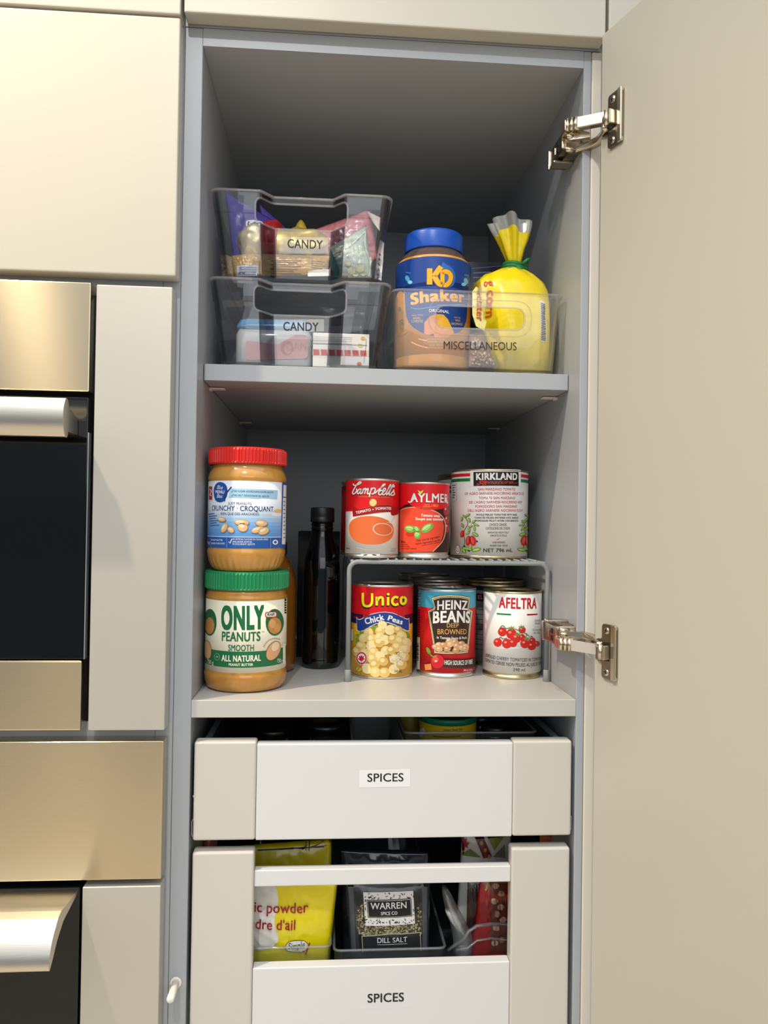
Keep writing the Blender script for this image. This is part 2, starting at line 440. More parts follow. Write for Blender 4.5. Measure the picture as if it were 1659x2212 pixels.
# hinges
def hinge(zc, up, za, ze):
    h = B()
    h.box(W-.0205, W-.0005, .0065, .060, zc-.0108+.003, zc+.0108+.003, nickel_dark, bev=.002)
    h.box(W-.019, W-.0008, .004, .0075, zc-.0122+.003, zc+.0122+.003, nickel, bev=.001)
    ho = h.obj('hinge', nickel, pc)
    q = B()                                    # slotted side of the wall box, rim and clip
    for dz in (-.004, .004):
        q.box(W-.0212, W-.0202, .024, .030, zc+.003+dz-.0028, zc+.003+dz+.0028, black, bev=.0004)
    q.box(W-.0214, W-.0204, .036, .039, zc-.004+.003, zc+.004+.003, nickel, bev=.0004)
    q.box(W-.0225, W-.0195, .058, .0625, zc-.0115+.003, zc+.0115+.003, nickel, bev=.001)
    q.box(W-.0225, W-.0185, .0045, .0085, zc-.0115+.003, zc+.0115+.003, nickel, bev=.0008)
    q.obj('wall_box_cover', nickel, ho)
    q = B(); s = 1 if up else -1
    q.box(W-.014, W-.0005, .010, .052, zc+.003-s*.0108-.0025, zc+.003-s*.0108+.0025, nickel_dark, bev=.001)
    q.box(W-.024, W-.001, .030, .046, zc+.003-s*.0145-.0012, zc+.003-s*.0145+.0012, nickel, bev=.0006)
    q.obj('release_lever', nickel, ho)
    # flat front cover of the arm
    A = Vector((.4100, -.018, za)); E2 = Vector((.4425, -.0385, ze))
    def bar(P, Q, hh, th, mat, bow=0., n=10, taper=1.):
        dv = (Q-P); side = dv.cross(Vector((0, 0, 1))).normalized(); rings = []
        for i in range(n+1):
            t = i/n; c = P+dv*t-side*bow*sin(pi*t); k = hh*(1+(taper-1)*t)
            rings.append([c+side*th/2+Vector((0, 0, k)), c-side*th/2+Vector((0, 0, k)), c-side*th/2-Vector((0, 0, k)), c+side*th/2-Vector((0, 0, k))])
        return rings
    q = B(); q.loft(bar(A, E2, .0056, .0030, None, 0), nickel_lit, smooth=False)
    q.loft(bar(A+Vector((.001, .006, 0)), E2+Vector((-.002, .008, 0)), .0052, .006, None, 0), nickel_dark, smooth=False)
    for dx in (-.0015, -.0055, -.0095):         # rolled knuckles where the arm folds
        q.tube([A+Vector((dx, .001-dx*.6, -.0068)), A+Vector((dx, .001-dx*.6, .0068))], .0023, n=14, mat=nickel)
    q.box(A.x-.0125, A.x-.002, A.y+.006, A.y+.022, A.z-.0062, A.z+.0062, nickel, bev=.0012)
    q.box(E2.x-.001, E2.x+.0075, E2.y-.0050, E2.y+.004, E2.z-.0062, E2.z+.0062, nickel, bev=.0012)
    for P in (A, E2):
        q.tube([P+Vector((0, .002, -.0072)), P+Vector((0, .002, .0072))], .0022, n=14, mat=nickel)
    q.obj('arm_cover', nickel, ho, 'flat bright cover of the arm')
    # lower curved link and the fork near the wall box
    q = B()
    A2 = Vector((W-.010, .010, zc-s*.0085)); E3 = D0+DD*.018+DN*.006+Vector((0, 0, zc-.0035-s*.0065))
    q.loft(bar(A2, E3, .0034, .010, None, .012, 14, .8), nickel, smooth=True)
    q.loft(bar(A+Vector((-.008, .016, -s*.005)), A+Vector((.016, .006, -s*.011)), .0085, .006, None, 0, 6, .30), nickel, smooth=False)
    for P in (A+Vector((-.004, .012, -s*.010)), Vector((W-.014, .003, zc-s*.011))):
        q.tube([P+Vector((-.005, -.001, 0)), P+Vector((.006, .001, 0))], .0028, n=14, mat=nickel)
    q.obj('link', nickel, ho)
    # plate screwed to the door: two wings and the cup between them
    zp = zc-.0035
    q = B()
    prof = fillet([(.0155, zp-.0285), (.0385, zp-.0285), (.0385, zp+.0285), (.0155, zp+.0285), (.0155, zp+.012), (.0055, zp+.012), (.0055, zp-.012), (.0155, zp-.012)], [.004, .004, .004, .004, .003, .008, .008, .003], 5)
    q.prism([(p[0], p[1]) for p in prof], 'y', .0002, .0030, nickel_dark, bev=.0008, mtx=dm)
    q.box(.0315, .0385, .0002, .0046, zp-.0285, zp+.0285, nickel, bev=.0016, seg=3, mtx=dm)
    q.box(.010, .028, .0020, .0036, zp-.0098, zp+.0098, black, bev=.0006, mtx=dm)
    q.box(.0265, .030, .0025, .012, zp-.0075, zp+.0075, nickel, bev=.001, mtx=dm)
    q.tube([dm @ Vector((.0235, .011, zp-.008)), dm @ Vector((.0235, .011, zp+.008))], .0026, n=14, mat=nickel)
    po = q.obj('door_plate', nickel, ho)
    for dz in (-.0218, .0218):
        q = B(); mt = dm @ Matrix.Translation((.0235, .0030, zp+dz)) @ Matrix.Rotation(radians(-90), 4, 'X')
        q.lathe([(0, .0012), (.0016, .0013), (.0034, .0008), (.0040, 0), (.0040, -.0004)], n=24, mat=nickel, mtx=mt)
        for a in (0, 90):
            q.box(-.0021, .0021, -.0004, .0004, .0008, .0016, black, mtx=mt @ Matrix.Rotation(radians(a+20), 4, 'Z'))
        q.obj('screw', nickel, ho)
hinge(.6270, True, .6362, .6348); hinge(.0655, False, .0632, .0605)

# inner drawers
def tape_label(parent, txt, quad, base, p0, p1, hpx, colr, ink, surf=None, bold=.0, lay=0):
    a = Art(surf)
    a.poly(quad, colr, lay)
    a.text(txt, p0, p1, hpx, ink, lay+1, bold=bold)
    return a.b.obj('label_tape', colr, parent, 'clear tape lettered ' + txt)
def clear_tape(al, col=(.95, .96, .98)):
    key = ('tape', al, col)
    if key in _mc: return _mc[key]
    mt = bpy.data.materials.new('tape'); mt.use_nodes = True; nt = mt.node_tree; bs = nt.nodes['Principled BSDF']
    bs.inputs['Base Color'].default_value = (*col, 1); bs.inputs['Roughness'].default_value = .25; bs.inputs['Alpha'].default_value = al
    _mc[key] = mt; return mt
ink = M('#14161c', .5)
grey_metal = M('#4a5054', .45, .4)
def post(par, x0, x1, z0, z1, y0=0.0, y1=.018):
    q = B(); q.box(x0, x1, y0, y1, z0, z1, bev=.0032, seg=4); return q.obj('corner_post', M('#c9c5bc', .36, bump=.05, bscale=900), par)
# upper drawer
d1 = B(); d1.box(.013, .0155, .018, .47, -.118, -.052, grey_metal); d1.box(.4065, .409, .018, .47, -.118, -.052, grey_metal)
d1.box(.0155, .4065, .018, .47, -.121, -.118, grey_metal); d1.box(.0155, .4065, .467, .47, -.118, -.052, grey_metal)
d1.tube([(.0142, .018, -.050), (.0142, .47, -.050)], .0035, 10, grey_metal); d1.tube([(.4078, .018, -.050), (.4078, .47, -.050)], .0035, 10, grey_metal)
d1o = d1.obj('drawer', grey_metal, pc)
post(d1o, .0040, .0703, -.1506, -.0446); post(d1o, .3520, .4180, -.1508, -.0458)
q = B(); q.box(.0705, .3518, .0014, .016, -.1514, -.0478, bev=.0018, seg=3); q.obj('front_panel', lam_white, d1o, 'whiter middle panel of the front')
S1 = Plane((.2, .0013, -.085), (1, 0, 0), (0, 0, 1))
tape_label(d1o, 'SPICES', [(776, 1664), (886, 1661), (886, 1699), (776, 1701)], None, (793.5, 1688.5), (871.5, 1687.5), 17.5, clear_tape(.75), ink, S1, bold=.012)
for sx in (.0022, .4192):                          # thin wire catches beside the front
    q = B(); s = 1 if sx < .2 else -1
    q.tube([(sx+s*.001, .004, -.103), (sx+s*.0022, .004, -.107), (sx+s*.0018, .004, -.128), (sx, .004, -.131), (sx+s*.0002, .004, -.145), (sx+s*.0025, .004, -.149)], .0006, 6, M('#b9bcc0', .3, .8))
    q.obj('wire_catch', None, d1o)
# lower drawer, open middle
d2 = B(); d2.box(.013, .0155, .018, .47, -.335, -.20, grey_metal); d2.box(.4065, .409, .018, .47, -.335, -.20, grey_metal)
d2.box(.0155, .4065, .0152, .47, -.338, -.335, grey_metal); d2.box(.0155, .4065, .467, .47, -.335, -.20, grey_metal)
d2o = d2.obj('drawer', grey_metal, pc)
post(d2o, .0040, .0697, -.420, -.1630); post(d2o, .3514, .4172, -.420, -.1640)
q = B(); q.box(.0699, .3512, .0026, .0140, -.2018, -.1842, bev=.0014, seg=3); q.obj('front_rail', lam_white, d2o, 'white rail across the open front')
q = B(); q.box(.0699, .3512, .0014, .0150, -.420, -.2886, bev=.0016, seg=3); q.obj('front_panel', lam_white, d2o, 'whiter middle panel of the front')
S2 = Plane((.2, .0013, -.32), (1, 0, 0), (0, 0, 1))
tape_label(d2o, 'SPICES', [(778, 2143), (888, 2139), (888, 2175), (778, 2179)], None, (794, 2165.5), (872.5, 2162.5), 18.5, clear_tape(.22), ink, S2, bold=.018)

# ------------------------------------------------------------------ cabinets above
def upper(name, label, x0, x1, dx0, dx1, z0, ztop=1.25):
    t = thing(name, label, 'cabinet', ((x0+x1)/2, .25, z0))
    q = B(); q.box(x0, x1, 0, .52, z0, ztop); q.obj('body', lam_body, t)
    q = B(); q.box(dx0, dx1, -.022, -.0015, z0+.0012, ztop-.002, bev=.0022, seg=3); q.obj('door', lam_door, t)
    return t
upper('wall_cabinet', 'closed pale grey wall cabinet over the open pantry cabinet', -.0187, .4424, -.0165, .4390, .7276)
upper('wall_cabinet', 'closed wall cabinet behind the top of the open door, only its corner showing', .4426, .90, .4424, .898, .7276)

# ------------------------------------------------------------------ oven housing on the left
oh = thing('oven_housing', 'tall pale grey cabinet housing the ovens, its upper door closed', 'cabinet', (-.32, .25, ZBOT))
b = B(); b.box(-.0375, -.0191, 0, .52, ZBOT, 1.25, bev=.0005, seg=1); b.obj('side_panel', lam_body, oh)
b = B(); b.box(-.64, -.0378, .0005, .02, .4325, .47); b.obj('cross_rail', lam_body, oh)
b = B(); b.box(-.64, -.0378, .0005, .02, -.052, -.022); b.obj('cross_rail', lam_body, oh)
b = B(); b.box(-.64, -.0378, .0005, .02, .70, .75); b.obj('cross_rail', lam_body, oh)
b = B(); b.box(-.64, -.0200, -.022, -.0015, .4490, .7225, bev=.0022, seg=3); b.obj('door', lam_door, oh)
b = B(); b.box(-.64, -.0200, -.022, -.0015, .7258, 1.2, bev=.0022, seg=3); b.obj('door', lam_door, oh)
b = B(); b.box(-.1010, -.0232, -.022, -.0015, -.0260, .4376, bev=.0014, seg=3); b.obj('filler_panel', satin, oh, 'narrow satin panel beside the upper oven')
b = B(); b.box(-.1035, -.0240, -.022, -.0015, -.75, -.1872, bev=.0014, seg=3); b.obj('filler_panel', satin, oh, 'narrow satin panel beside the lower oven')
b = B(); b.box(-.64, -.0238, -.022, -.0015, -.1803, -.0373, bev=.0014, seg=3); b.obj('drawer_front', steel, oh, 'wide brushed steel drawer front between the ovens')

ov = thing('built_in_oven', 'upper built-in oven with brushed steel trim and a dark glass door', 'oven', (-.37, .2, -.026))
b = B(); b.box(-.62, -.103, .0008, .45, -.021, .432); b.obj('body', black, ov)
b = B(); b.box(-.62, -.1066, -.022, -.0012, .3252, .4392, bev=.0012, seg=2); b.obj('control_panel', steel, ov)
b = B(); b.box(-.62, -.1072, -.0205, -.0012, .0475, .3195, bev=.001); b.box(-.1071, -.1062, -.0205, -.012, .0475, .283, M('#b9bfc3', .3, .7))
b.box(-.62, -.1085, -.0212, -.0204, .2945, .3165, M('#1b1c1a', .2)); b.obj('glass_door', black_glass, ov)
b = B(); b.box(-.62, -.1085, -.022, -.0012, -.0258, .0462, bev=.0016, seg=2); b.obj('lower_trim', steel, ov)
hp1 = [(-.0215, .297), (-.033, .2985)]+spline([(-.050, .3055), (-.0530, .3112), (-.0585, .3125), (-.0630, .3085), (-.0658, .3015), (-.0668, .2930), (-.0658, .2845), (-.0630, .2778), (-.0590, .2738), (-.0535, .2745), (-.051, .280)], 5)+[(-.0215, .280)]
b = B(); b.prism(hp1, 'x', -.62, -.1172)
b.obj('handle', alu, ov, 'broad brushed aluminium bar handle', autosmooth=40)
lo = thing('built_in_oven', 'lower built-in oven of black glass with a jutting steel pull handle', 'oven', (-.37, .2, -.80))
b = B(); b.box(-.62, -.105, .0008, .45, -.80, -.175); b.obj('body', black, lo)
b = B(); b.box(-.62, -.1062, -.0205, -.0012, -.78, -.1875, bev=.001); b.obj('glass_door', black_glass, lo)
prof = [(-.0208, -.1885), (-.060, -.1872), (-.072, -.1855), (-.083, -.1892), (-.0945, -.199), (-.1020, -.211), (-.1045, -.2215), (-.1025, -.2262), (-.0960, -.2215), (-.083, -.2085), (-.066, -.1985), (-.0208, -.1915)]
prof = prof[:2]+spline(prof[2:10], 5)+prof[10:]
b = B(); b.prism(prof, 'x', -.62, -.1075)
b.obj('handle', alu, lo, 'jutting pull handle of brushed metal', autosmooth=40)
# ------------------------------------------------------------------ tins
tin = M('#dedad2', .36, 1.0, bump=.03, bscale=300)
tin_gold = M('#cfc196', .34, 1.0, bump=.03, bscale=300)
paper = lambda c: M(c, .36, spec=.4, coat=.08)
def can_prof(r, z0, h):
    p = [(0, z0+.004), (r-.0045, z0+.004), (r-.0035, z0+.0008), (r-.0016, z0), (r+.0003, z0+.0004), (r+.0006, z0+.0022), (r-.0001, z0+.0036), (r-.0011, z0+.0046), (r-.0009, z0+.0062), (r-.0004, z0+.0075)]
    p += [(r-.0004, z0+h-.0075), (r-.0009, z0+h-.0062), (r-.0011, z0+h-.0046), (r-.0001, z0+h-.0036), (r+.0006, z0+h-.0022), (r+.0003, z0+h-.0004), (r-.0012, z0+h), (r-.0026, z0+h-.0006), (r-.0032, z0+h-.004)]
    return p
def can(label, cx, cy, r, z0, h, metal, lab=None, basecol='#ffffff', group=None, dark=None):
    t = thing('food_can', label, 'can', (cx, cy, z0), group)
    q = B(); q.lathe(can_prof(r, z0, h), cx, cy, 96, metal); q.obj('body', metal, t)
    q = B(); zt = z0+h-.004
    q.lathe([(r-.0031, zt), (r-.0042, zt-.0004), (r-.0052, zt+.0008), (r-.0075, zt+.0006), (r-.010, zt-.0003), (r-.015, zt-.0002), (r-.0165, zt-.0009), (0, zt-.0009)], cx, cy, 96, metal)
    q.obj('lid', metal, t)
    if lab is None: return t, None
    S = Cyl(cx, cy, r+.0002); bb = B()
    bb.lathe([(r-.0004, lab[0]), (r+.0002, lab[0]), (r+.0002, lab[1]), (r-.0004, lab[1])], cx, cy, 96, paper(basecol))
    return t, Art(S, bb)
def frontz(cx, cy, r, u, v): return Cyl(cx, cy, r).st(u, v)[1]
def band(a, z0, z1, mat, layer=0, th0=-3.14, th1=3.14):
    r = a.S.r; a.poly_st([(th0*r, z0), (th1*r, z0), (th1*r, z1), (th0*r, z1)], mat, layer)
ZR = .150
white = paper('#ece9e3')
# red and white soup tin with flowing script
k = Zc(740, 1020, 11.06)
cx, cy, r = .1987, .1254, .0332
z = lambda u, v: frontz(cx, cy, r, *k(u, v))
t, a = can('red and white tomato soup can with flowing white script lettering', cx, cy, r, ZR, .0975, tin, (z(650, 1960), z(760, 200)), '#ece9e3')
a.crop = k
red, dred = paper('#d8141c'), paper('#a40f19')
band(a, z(650, 935), z(760, 200), red)
a.poly([(60, 940), (238, 930), (250, 1062), (420, 1035), (640, 1000), (900, 962), (1140, 950), (1165, 1025), (1200, 1038), (1330, 1000), (1330, 900), (60, 880)], red, 1)
a.poly([(245, 915), (250, 1062), (420, 1035), (640, 1000), (900, 962), (1140, 950), (1165, 1025), (1200, 1038), (1330, 1000), (1330, 850), (1180, 830), (1140, 780), (960, 770), (760, 800), (560, 850), (400, 880), (330, 860), (300, 830), (260, 830)], dred, 2)
a.stroke([(400, 880), (560, 845), (760, 795), (960, 768), (1160, 780)], 7, paper('#d65a3e'), 3)
gold = paper('#d9b65e')
a.oval(728, 728, 88, 92, gold, 3); a.oval(728, 728, 74, 78, paper('#ecd58c'), 4)
for x, y in ((700, 690), (760, 705), (735, 750), (690, 760), (770, 770)): a.oval(x, y, 16, 9, gold, 5, rot=x % 70)
a.text('CONDENSED SOUP  SOUPE CONDENSEE', (370, 600), (1120, 620), 32, paper('#b98a4a'), 3)
script = [[(262, 272), (275, 312), (320, 312), (390, 290), (445, 256), (440, 236), (402, 238), (335, 315), (275, 415), (245, 495), (268, 525), (318, 488), (345, 440), (346, 412), (326, 402)],
          [(442, 402), (402, 408), (365, 460), (362, 510), (392, 508), (432, 450), (452, 398)], [(448, 400), (428, 480), (438, 516), (468, 495)],
          [(505, 388), (470, 515)], [(484, 450), (540, 388), (556, 402), (528, 518)], [(543, 455), (602, 392), (614, 412), (592, 500), (612, 520), (640, 500)],
          [(692, 372), (636, 590)], [(668, 455), (722, 384), (772, 388), (776, 432), (742, 508), (690, 520)], [(745, 505), (790, 490), (822, 440)],
          [(812, 470), (900, 380), (1005, 300), (996, 284), (958, 302), (900, 400), (858, 498), (878, 540), (930, 520), (952, 452), (918, 432), (885, 462)],
          [(958, 488), (1014, 425), (1018, 392), (984, 388), (950, 470), (962, 538), (1010, 522)],
          [(1012, 522), (1080, 410), (1142, 312), (1130, 302), (1082, 400), (1040, 508), (1056, 550)],
          [(1066, 530), (1140, 410), (1204, 312), (1192, 302), (1144, 400), (1104, 508), (1122, 556)],
          [(1216, 318), (1228, 336), (1206, 362)],
          [(1122, 548), (1180, 480), (1218, 420), (1214, 468), (1230, 518), (1200, 548), (1150, 552)]]
for s_ in script:
    a.stroke([(x-7, y+9) for x, y in s_], 33, paper('#3a0508'), 3, n=4)
for s_ in script: a.stroke(s_, 27, white, 4, n=4)
a.text('TOMATO', (330, 1002), (680, 925), 62, white, 4, bold=.03); a.oval(728, 890, 14, 14, white, 4); a.text('TOMATES', (775, 905), (1155, 895), 58, white, 4, bold=.03, arc=.12)
soup = paper('#e2703a')
a.poly([(155, 1350), (165, 1250), (240, 1140), (400, 1070), (640, 1045), (860, 1070), (1010, 1120), (1118, 1182), (1000, 1205), (1150, 1215), (1215, 1330), (1210, 1480), (1130, 1610), (960, 1700), (740, 1732), (480, 1710), (290, 1630), (185, 1500)], soup, 1, smooth=True)
a.oval(955, 1365, 236, 150, paper('#f3cdbd'), 2, rot=6); a.oval(960, 1365, 215, 132, paper('#dd6a38'), 3, rot=6)
a.stroke([(1150, 1230), (1185, 1150), (1250, 1050)], 26, paper('#d3d2ce'), 2)
a.stroke([(330, 1790), (520, 1840), (720, 1860), (920, 1840)], 8, paper('#cfccc6'), 2)
a.text('284 mL', (95, 1838), (180, 1845), 45, ink, 2); a.text('10 FL OZ', (1165, 1845), (1262, 1845), 20, ink, 2); a.text('LIQUID', (1145, 1890), (1262, 1890), 16, ink, 2)
# notched lip of the label at the base
a.poly([(440, 1950), (455, 2015), (520, 2035), (640, 2042), (760, 2036), (870, 2010), (900, 1955)], white, 0)
a.oval(545, 1978, 52, 13, M('#2a2725', .5), 1, rot=-6); a.oval(760, 1978, 55, 14, M('#2a2725', .5), 1, rot=8)
a.b.obj('label', None, t, 'torn-edged paper label')

# bright red soup tin with basil
k = Zc(855, 1020, 11.06); cx, cy, r = .2646, .1275, .0316
z = lambda u, v: frontz(cx, cy, r, *k(u, v))
t, a = can('smaller bright red tomato soup can with basil leaves on its label', cx, cy, r, ZR, .0945, tin, (z(640, 1918), z(700, 268)), '#dd1420')
a.crop = k
a.stroke([(285, 560), (340, 470), (480, 385), (700, 350), (940, 355), (1050, 385)], 14, paper('#ee6a6c'), 0, taper=True)
dk = paper('#3a1512')
a.poly([(100, 880), (200, 780), (320, 750), (420, 830), (560, 870), (730, 900), (900, 895), (1080, 880), (1200, 800), (1265, 790), (1265, 1900), (90, 1900)], dk, 0)
a.poly([(85, 1900), (90, 960), (200, 870), (400, 842), (640, 860), (860, 910), (1020, 1000), (1120, 1130), (1150, 1300), (1130, 1500), (1060, 1680), (960, 1820), (860, 1900)], paper('#e8492c'), 1)
a.stroke([(100, 930), (200, 868), (400, 838), (640, 856), (860, 906), (1030, 990), (1150, 1130), (1185, 1320), (1160, 1520), (1080, 1690), (880, 1900)], 22, paper('#f0a08a'), 2)
a.poly([(100, 900), (110, 300), (1270, 300), (1270, 800), (1080, 880), (900, 898), (730, 898), (560, 872), (400, 815), (320, 748), (200, 790)], paper('#dd1420'), 2)
a.text('AYLMER', (345, 722), (1225, 742), 205, paper('#5a0a10'), 3, bold=.025)
a.text('AYLMER', (352, 712), (1232, 732), 205, white, 4, bold=.02)
a.stroke([(305, 690), (340, 720), (395, 690), (450, 590)], 26, white, 4); a.stroke([(1180, 650), (1200, 720), (1232, 742)], 20, white, 4)
leafg, leafl = paper('#6fae45'), paper('#b8d989')
a.poly([(525, 428), (560, 445), (595, 465), (640, 435), (662, 430), (640, 480), (600, 530), (560, 500)], paper('#cfe05a'), 5)
a.text('SINCE', (690, 790), (800, 795), 25, paper('#f2b04a'), 4); a.text('DEPUIS', (655, 832), (820, 838), 28, paper('#f2b04a'), 4)
a.text('1903', (845, 828), (1005, 835), 62, paper('#f2b04a'), 4, shear=.3)
a.text('Tomato soup', (600, 1058), (1048, 1072), 62, white, 3, bold=.03); a.text('Soupe aux tomates', (475, 1142), (1128, 1155), 62, white, 3, bold=.03)
a.oval(350, 1480, 110, 60, paper('#c93620'), 2)
for u, v, aa, bb, ro in ((345, 1355, 130, 88, 8), (505, 1365, 88, 62, 45), (750, 1335, 165, 92, -32), (520, 1500, 80, 92, 10)):
    a.oval(u, v, aa, bb, leafg, 3, rot=ro); a.oval(u-12, v-14, aa*.72, bb*.55, leafl, 4, rot=ro)
    a.stroke([(u-aa*.8*cos(radians(ro)), v-aa*.8*sin(radians(ro))), (u+aa*.85*cos(radians(ro)), v+aa*.85*sin(radians(ro)))], 9, leafg, 5, smooth=False)
for u, v in ((1195, 930), (1215, 1150), (1225, 1330)): a.oval(u, v, 60, 110, paper('#b02224'), 1); a.oval(u-15, v-50, 14, 28, paper('#f0c8c0'), 2)
a.text('Your secret ingredient', (495, 1660), (1055, 1560), 52, paper('#5c1512'), 3, shear=.35); a.text('votre ingredient secret', (480, 1735), (1060, 1640), 52, paper('#5c1512'), 3, shear=.35)
a.stroke([(610, 1755), (830, 1715), (1040, 1672)], 8, paper('#5c1512'), 3)
a.text('284 mL', (135, 1690), (240, 1690), 52, dk, 3, bold=.02)
for i, (s_, e) in enumerate((('WITH REAL', 295), ('TOMATOES', 335), ('AVEC DE VRAIES TOMATES', 490))): a.text(s_, (135, 1740+i*50), (e, 1742+i*50), 30, dk, 3)
a.b.obj('label', None, t)

# large white plum tomato tin
k = Zc(965, 1000, 8.732); cx, cy, r = .3559, .1646, .0503
z = lambda u, v: frontz(cx, cy, r, *k(u, v))
t, a = can('large white plum tomato can with a black name panel and red and green stripes', cx, cy, r, ZR, .1135, tin_gold, (z(820, 1760), z(830, 130)), '#e9e6e0')
a.crop = k
rr_, gg_, bk_ = paper('#d01f2a'), paper('#1f7a3c'), paper('#1a1614')
def flagstripes(a, z):
    band(a, z(820, 250), z(820, 190), rr_, 0); band(a, z(820, 345), z(820, 285), gg_, 0)
flagstripes(a, z)
a.rect(445, 130, 1395, 440, white, 1)
a.poly([(505, 172), (1350, 172), (1355, 435), (508, 435)], bk_, 2)
a.text('KIRKLAND', (555, 320), (1325, 318), 122, white, 3, bold=.045)
a.oval(1098, 285, 16, 16, paper('#c4202c'), 4, n=5)
a.text('Signature', (570, 402), (1250, 392), 66, paper('#d8392e'), 3, shear=.55, bold=.006); a.stroke([(560, 420), (760, 345), (640, 350)], 10, paper('#d8392e'), 3); a.stroke([(1230, 385), (1330, 380)], 7, paper('#d8392e'), 3)
rt = paper('#cc3340')
for s_, x0, x1, y in (('SAN MARZANO TOMATO', 595, 1290, 522), ('OF AGRO SARNESE-NOCERINO AREA D.O.P.', 345, 1455, 605), ('TOMATE SAN MARZANO', 605, 1290, 685), ("DE L'AGRO SARNESE-NOCERINO AOP", 425, 1415, 765), ('POMODORO SAN MARZANO', 540, 1325, 845), ("DELL'AGRO SARNESE NOCERINO D.O.P.", 400, 1430, 922)):
    a.text(s_, (x0, y), (x1, y-2), 46, rt, 2, bold=.006)
for s_, x0, x1, y, h_, bo in (('WHOLE PEELED TOMATOES WITH BASIL', 552, 1328, 995, 34, .015), ('TOMATES PELEES ENTIERES AVEC BASILIC', 522, 1352, 1052, 34, .015), ('POMODORI PELATI INTERI CON BASILICO', 548, 1345, 1108, 34, .015), ('CHOICE GRADE', 805, 1128, 1188, 48, 0), ('CATEGORIE DE CHOIX', 735, 1192, 1258, 48, 0), ('IMPORTED FROM ITALY', 778, 1170, 1332, 34, 0), ("IMPORTE D'ITALIE", 825, 1130, 1390, 34, 0), ('VINE RIPENED', 862, 1100, 1518, 34, 0), ('MURIES SUR VIGNE', 815, 1145, 1578, 34, 0), ('NET 796 mL', 690, 1235, 1682, 68, .012)):
    a.text(s_, (x0, y), (x1, y-2), h_, bk_, 2, bold=bo)
a.poly([(935, 1445), (1010, 1420), (960, 1455)], rt, 2)
gl, gd = paper('#a9c25a'), paper('#4f7a30')
def vine(ox, sx):
    X = lambda u: ox+sx*(u-260)
    a.stroke([(X(300), 1690), (X(340), 1500), (X(330), 1300), (X(400), 1150), (X(360), 1030)], 14, gd, 2)
    for u, v, aa, bb, ro in ((400, 990, 55, 26, -30), (340, 1010, 50, 20, 40), (290, 1060, 45, 22, 100), (430, 1080, 50, 24, 70), (510, 1110, 48, 26, -40), (560, 1170, 60, 22, 20), (525, 1235, 58, 24, 80), (300, 1180, 48, 26, 60), (425, 1250, 60, 28, 85), (460, 1200, 36, 20, -30), (540, 1350, 70, 34, 30), (400, 1330, 44, 20, -20), (390, 1620, 110, 34, 10), (560, 1640, 90, 34, -12), (330, 1660, 60, 30, 60), (450, 1590, 60, 26, -60)):
        a.oval(X(u), v, aa, bb, gd, 2, rot=ro*sx, n=10); a.oval(X(u)-4, v-4, aa*.8, bb*.62, gl, 3, rot=ro*sx, n=10)
    for u, v, aa, bb, ro in ((300, 1340, 38, 68, 10), (410, 1470, 48, 95, 8), (495, 1470, 62, 98, -14)):
        a.oval(X(u), v, aa, bb, paper('#c5281f'), 4, rot=ro*sx); a.oval(X(u)-10, v-10, aa*.4, bb*.7, paper('#e2574a'), 5, rot=ro*sx)
    for u, v in ((335, 1570), (570, 1480), (420, 1660), (320, 1600)): a.oval(X(u), v, 22, 14, bk_, 2, rot=30, n=8)
vine(260, 1.0); vine(1600, -.62)
a.oval(215, 1635, 40, 85, bk_, 2); a.oval(215, 1635, 35, 78, white, 3); a.text('U', (196, 1680), (234, 1680), 90, bk_, 4)
for i in range(6): a.stroke([(112, 420+i*46), (172-(i % 3)*10, 416+i*46)], 14, paper('#6d645c'), 2, smooth=False)
a.stroke([(110, 385), (185, 380), (190, 715), (112, 728)], 4, bk_, 2, smooth=False)
a.b.obj('label', None, t)
# two of the same tins behind, mostly hidden
for lb, X, Y in (('white can with red and green stripes hiding behind the large plum tomato can', .3535, .270), ('rearmost of the striped white cans, farthest back on the wire rack', .3655, .374)):
    t, a2 = can(lb, X, Y, .0503, ZR, .1135, tin_gold, (ZR+.008, ZR+.1055), '#e9e6e0')
    zz = a2.S
    band(a2, ZR+.0925, ZR+.0965, rr_, 0); band(a2, ZR+.0863, ZR+.0903, gg_, 0)
    a2.b.obj('label', None, t)
# tin behind the script soup tin
t, a2 = can('dark red soup can tucked behind the can with script lettering', .1945, .197, .0332, ZR, .0975, tin, (ZR+.006, ZR+.091), '#8a1018')
a2.b.obj('label', None, t)

# chick peas
k = Zc(750, 1240, 9.213); cx, cy, r = .2147, .1465, .0392
z = lambda u, v: frontz(cx, cy, r, *k(u, v))
t, a = can('chick pea can with a red top, blue ribbon and yellow base', cx, cy, r, 0, .1165, tin, (z(690, 2075), z(720, 255)), '#e8b81c')
a.crop = k
R_, Bl, Wh, Ye = paper('#d3141f'), paper('#20408f'), paper('#f0eeea'), paper('#f4e11a')
band(a, z(690, 830), z(720, 255), R_, 0)
a.poly([(75, 800), (75, 835), (190, 850), (215, 885), (260, 895), (350, 850), (480, 790), (640, 755), (760, 748), (900, 765), (1040, 820), (1140, 870), (1190, 888), (1225, 870), (1240, 830), (1315, 815), (1315, 780)], R_, 1)
band(a, z(690, 1025), z(690, 828), paper('#141d4e'), 1)
a.poly([(185, 845), (215, 890), (260, 898), (350, 855), (480, 793), (640, 758), (760, 750), (900, 768), (1040, 823), (1140, 873), (1190, 892), (1228, 872), (1240, 1125), (1190, 1140), (1100, 1100), (960, 1020), (820, 975), (700, 970), (560, 1000), (430, 1070), (320, 1135), (240, 1150), (195, 1120)], paper('#f4f2ee'), 2)
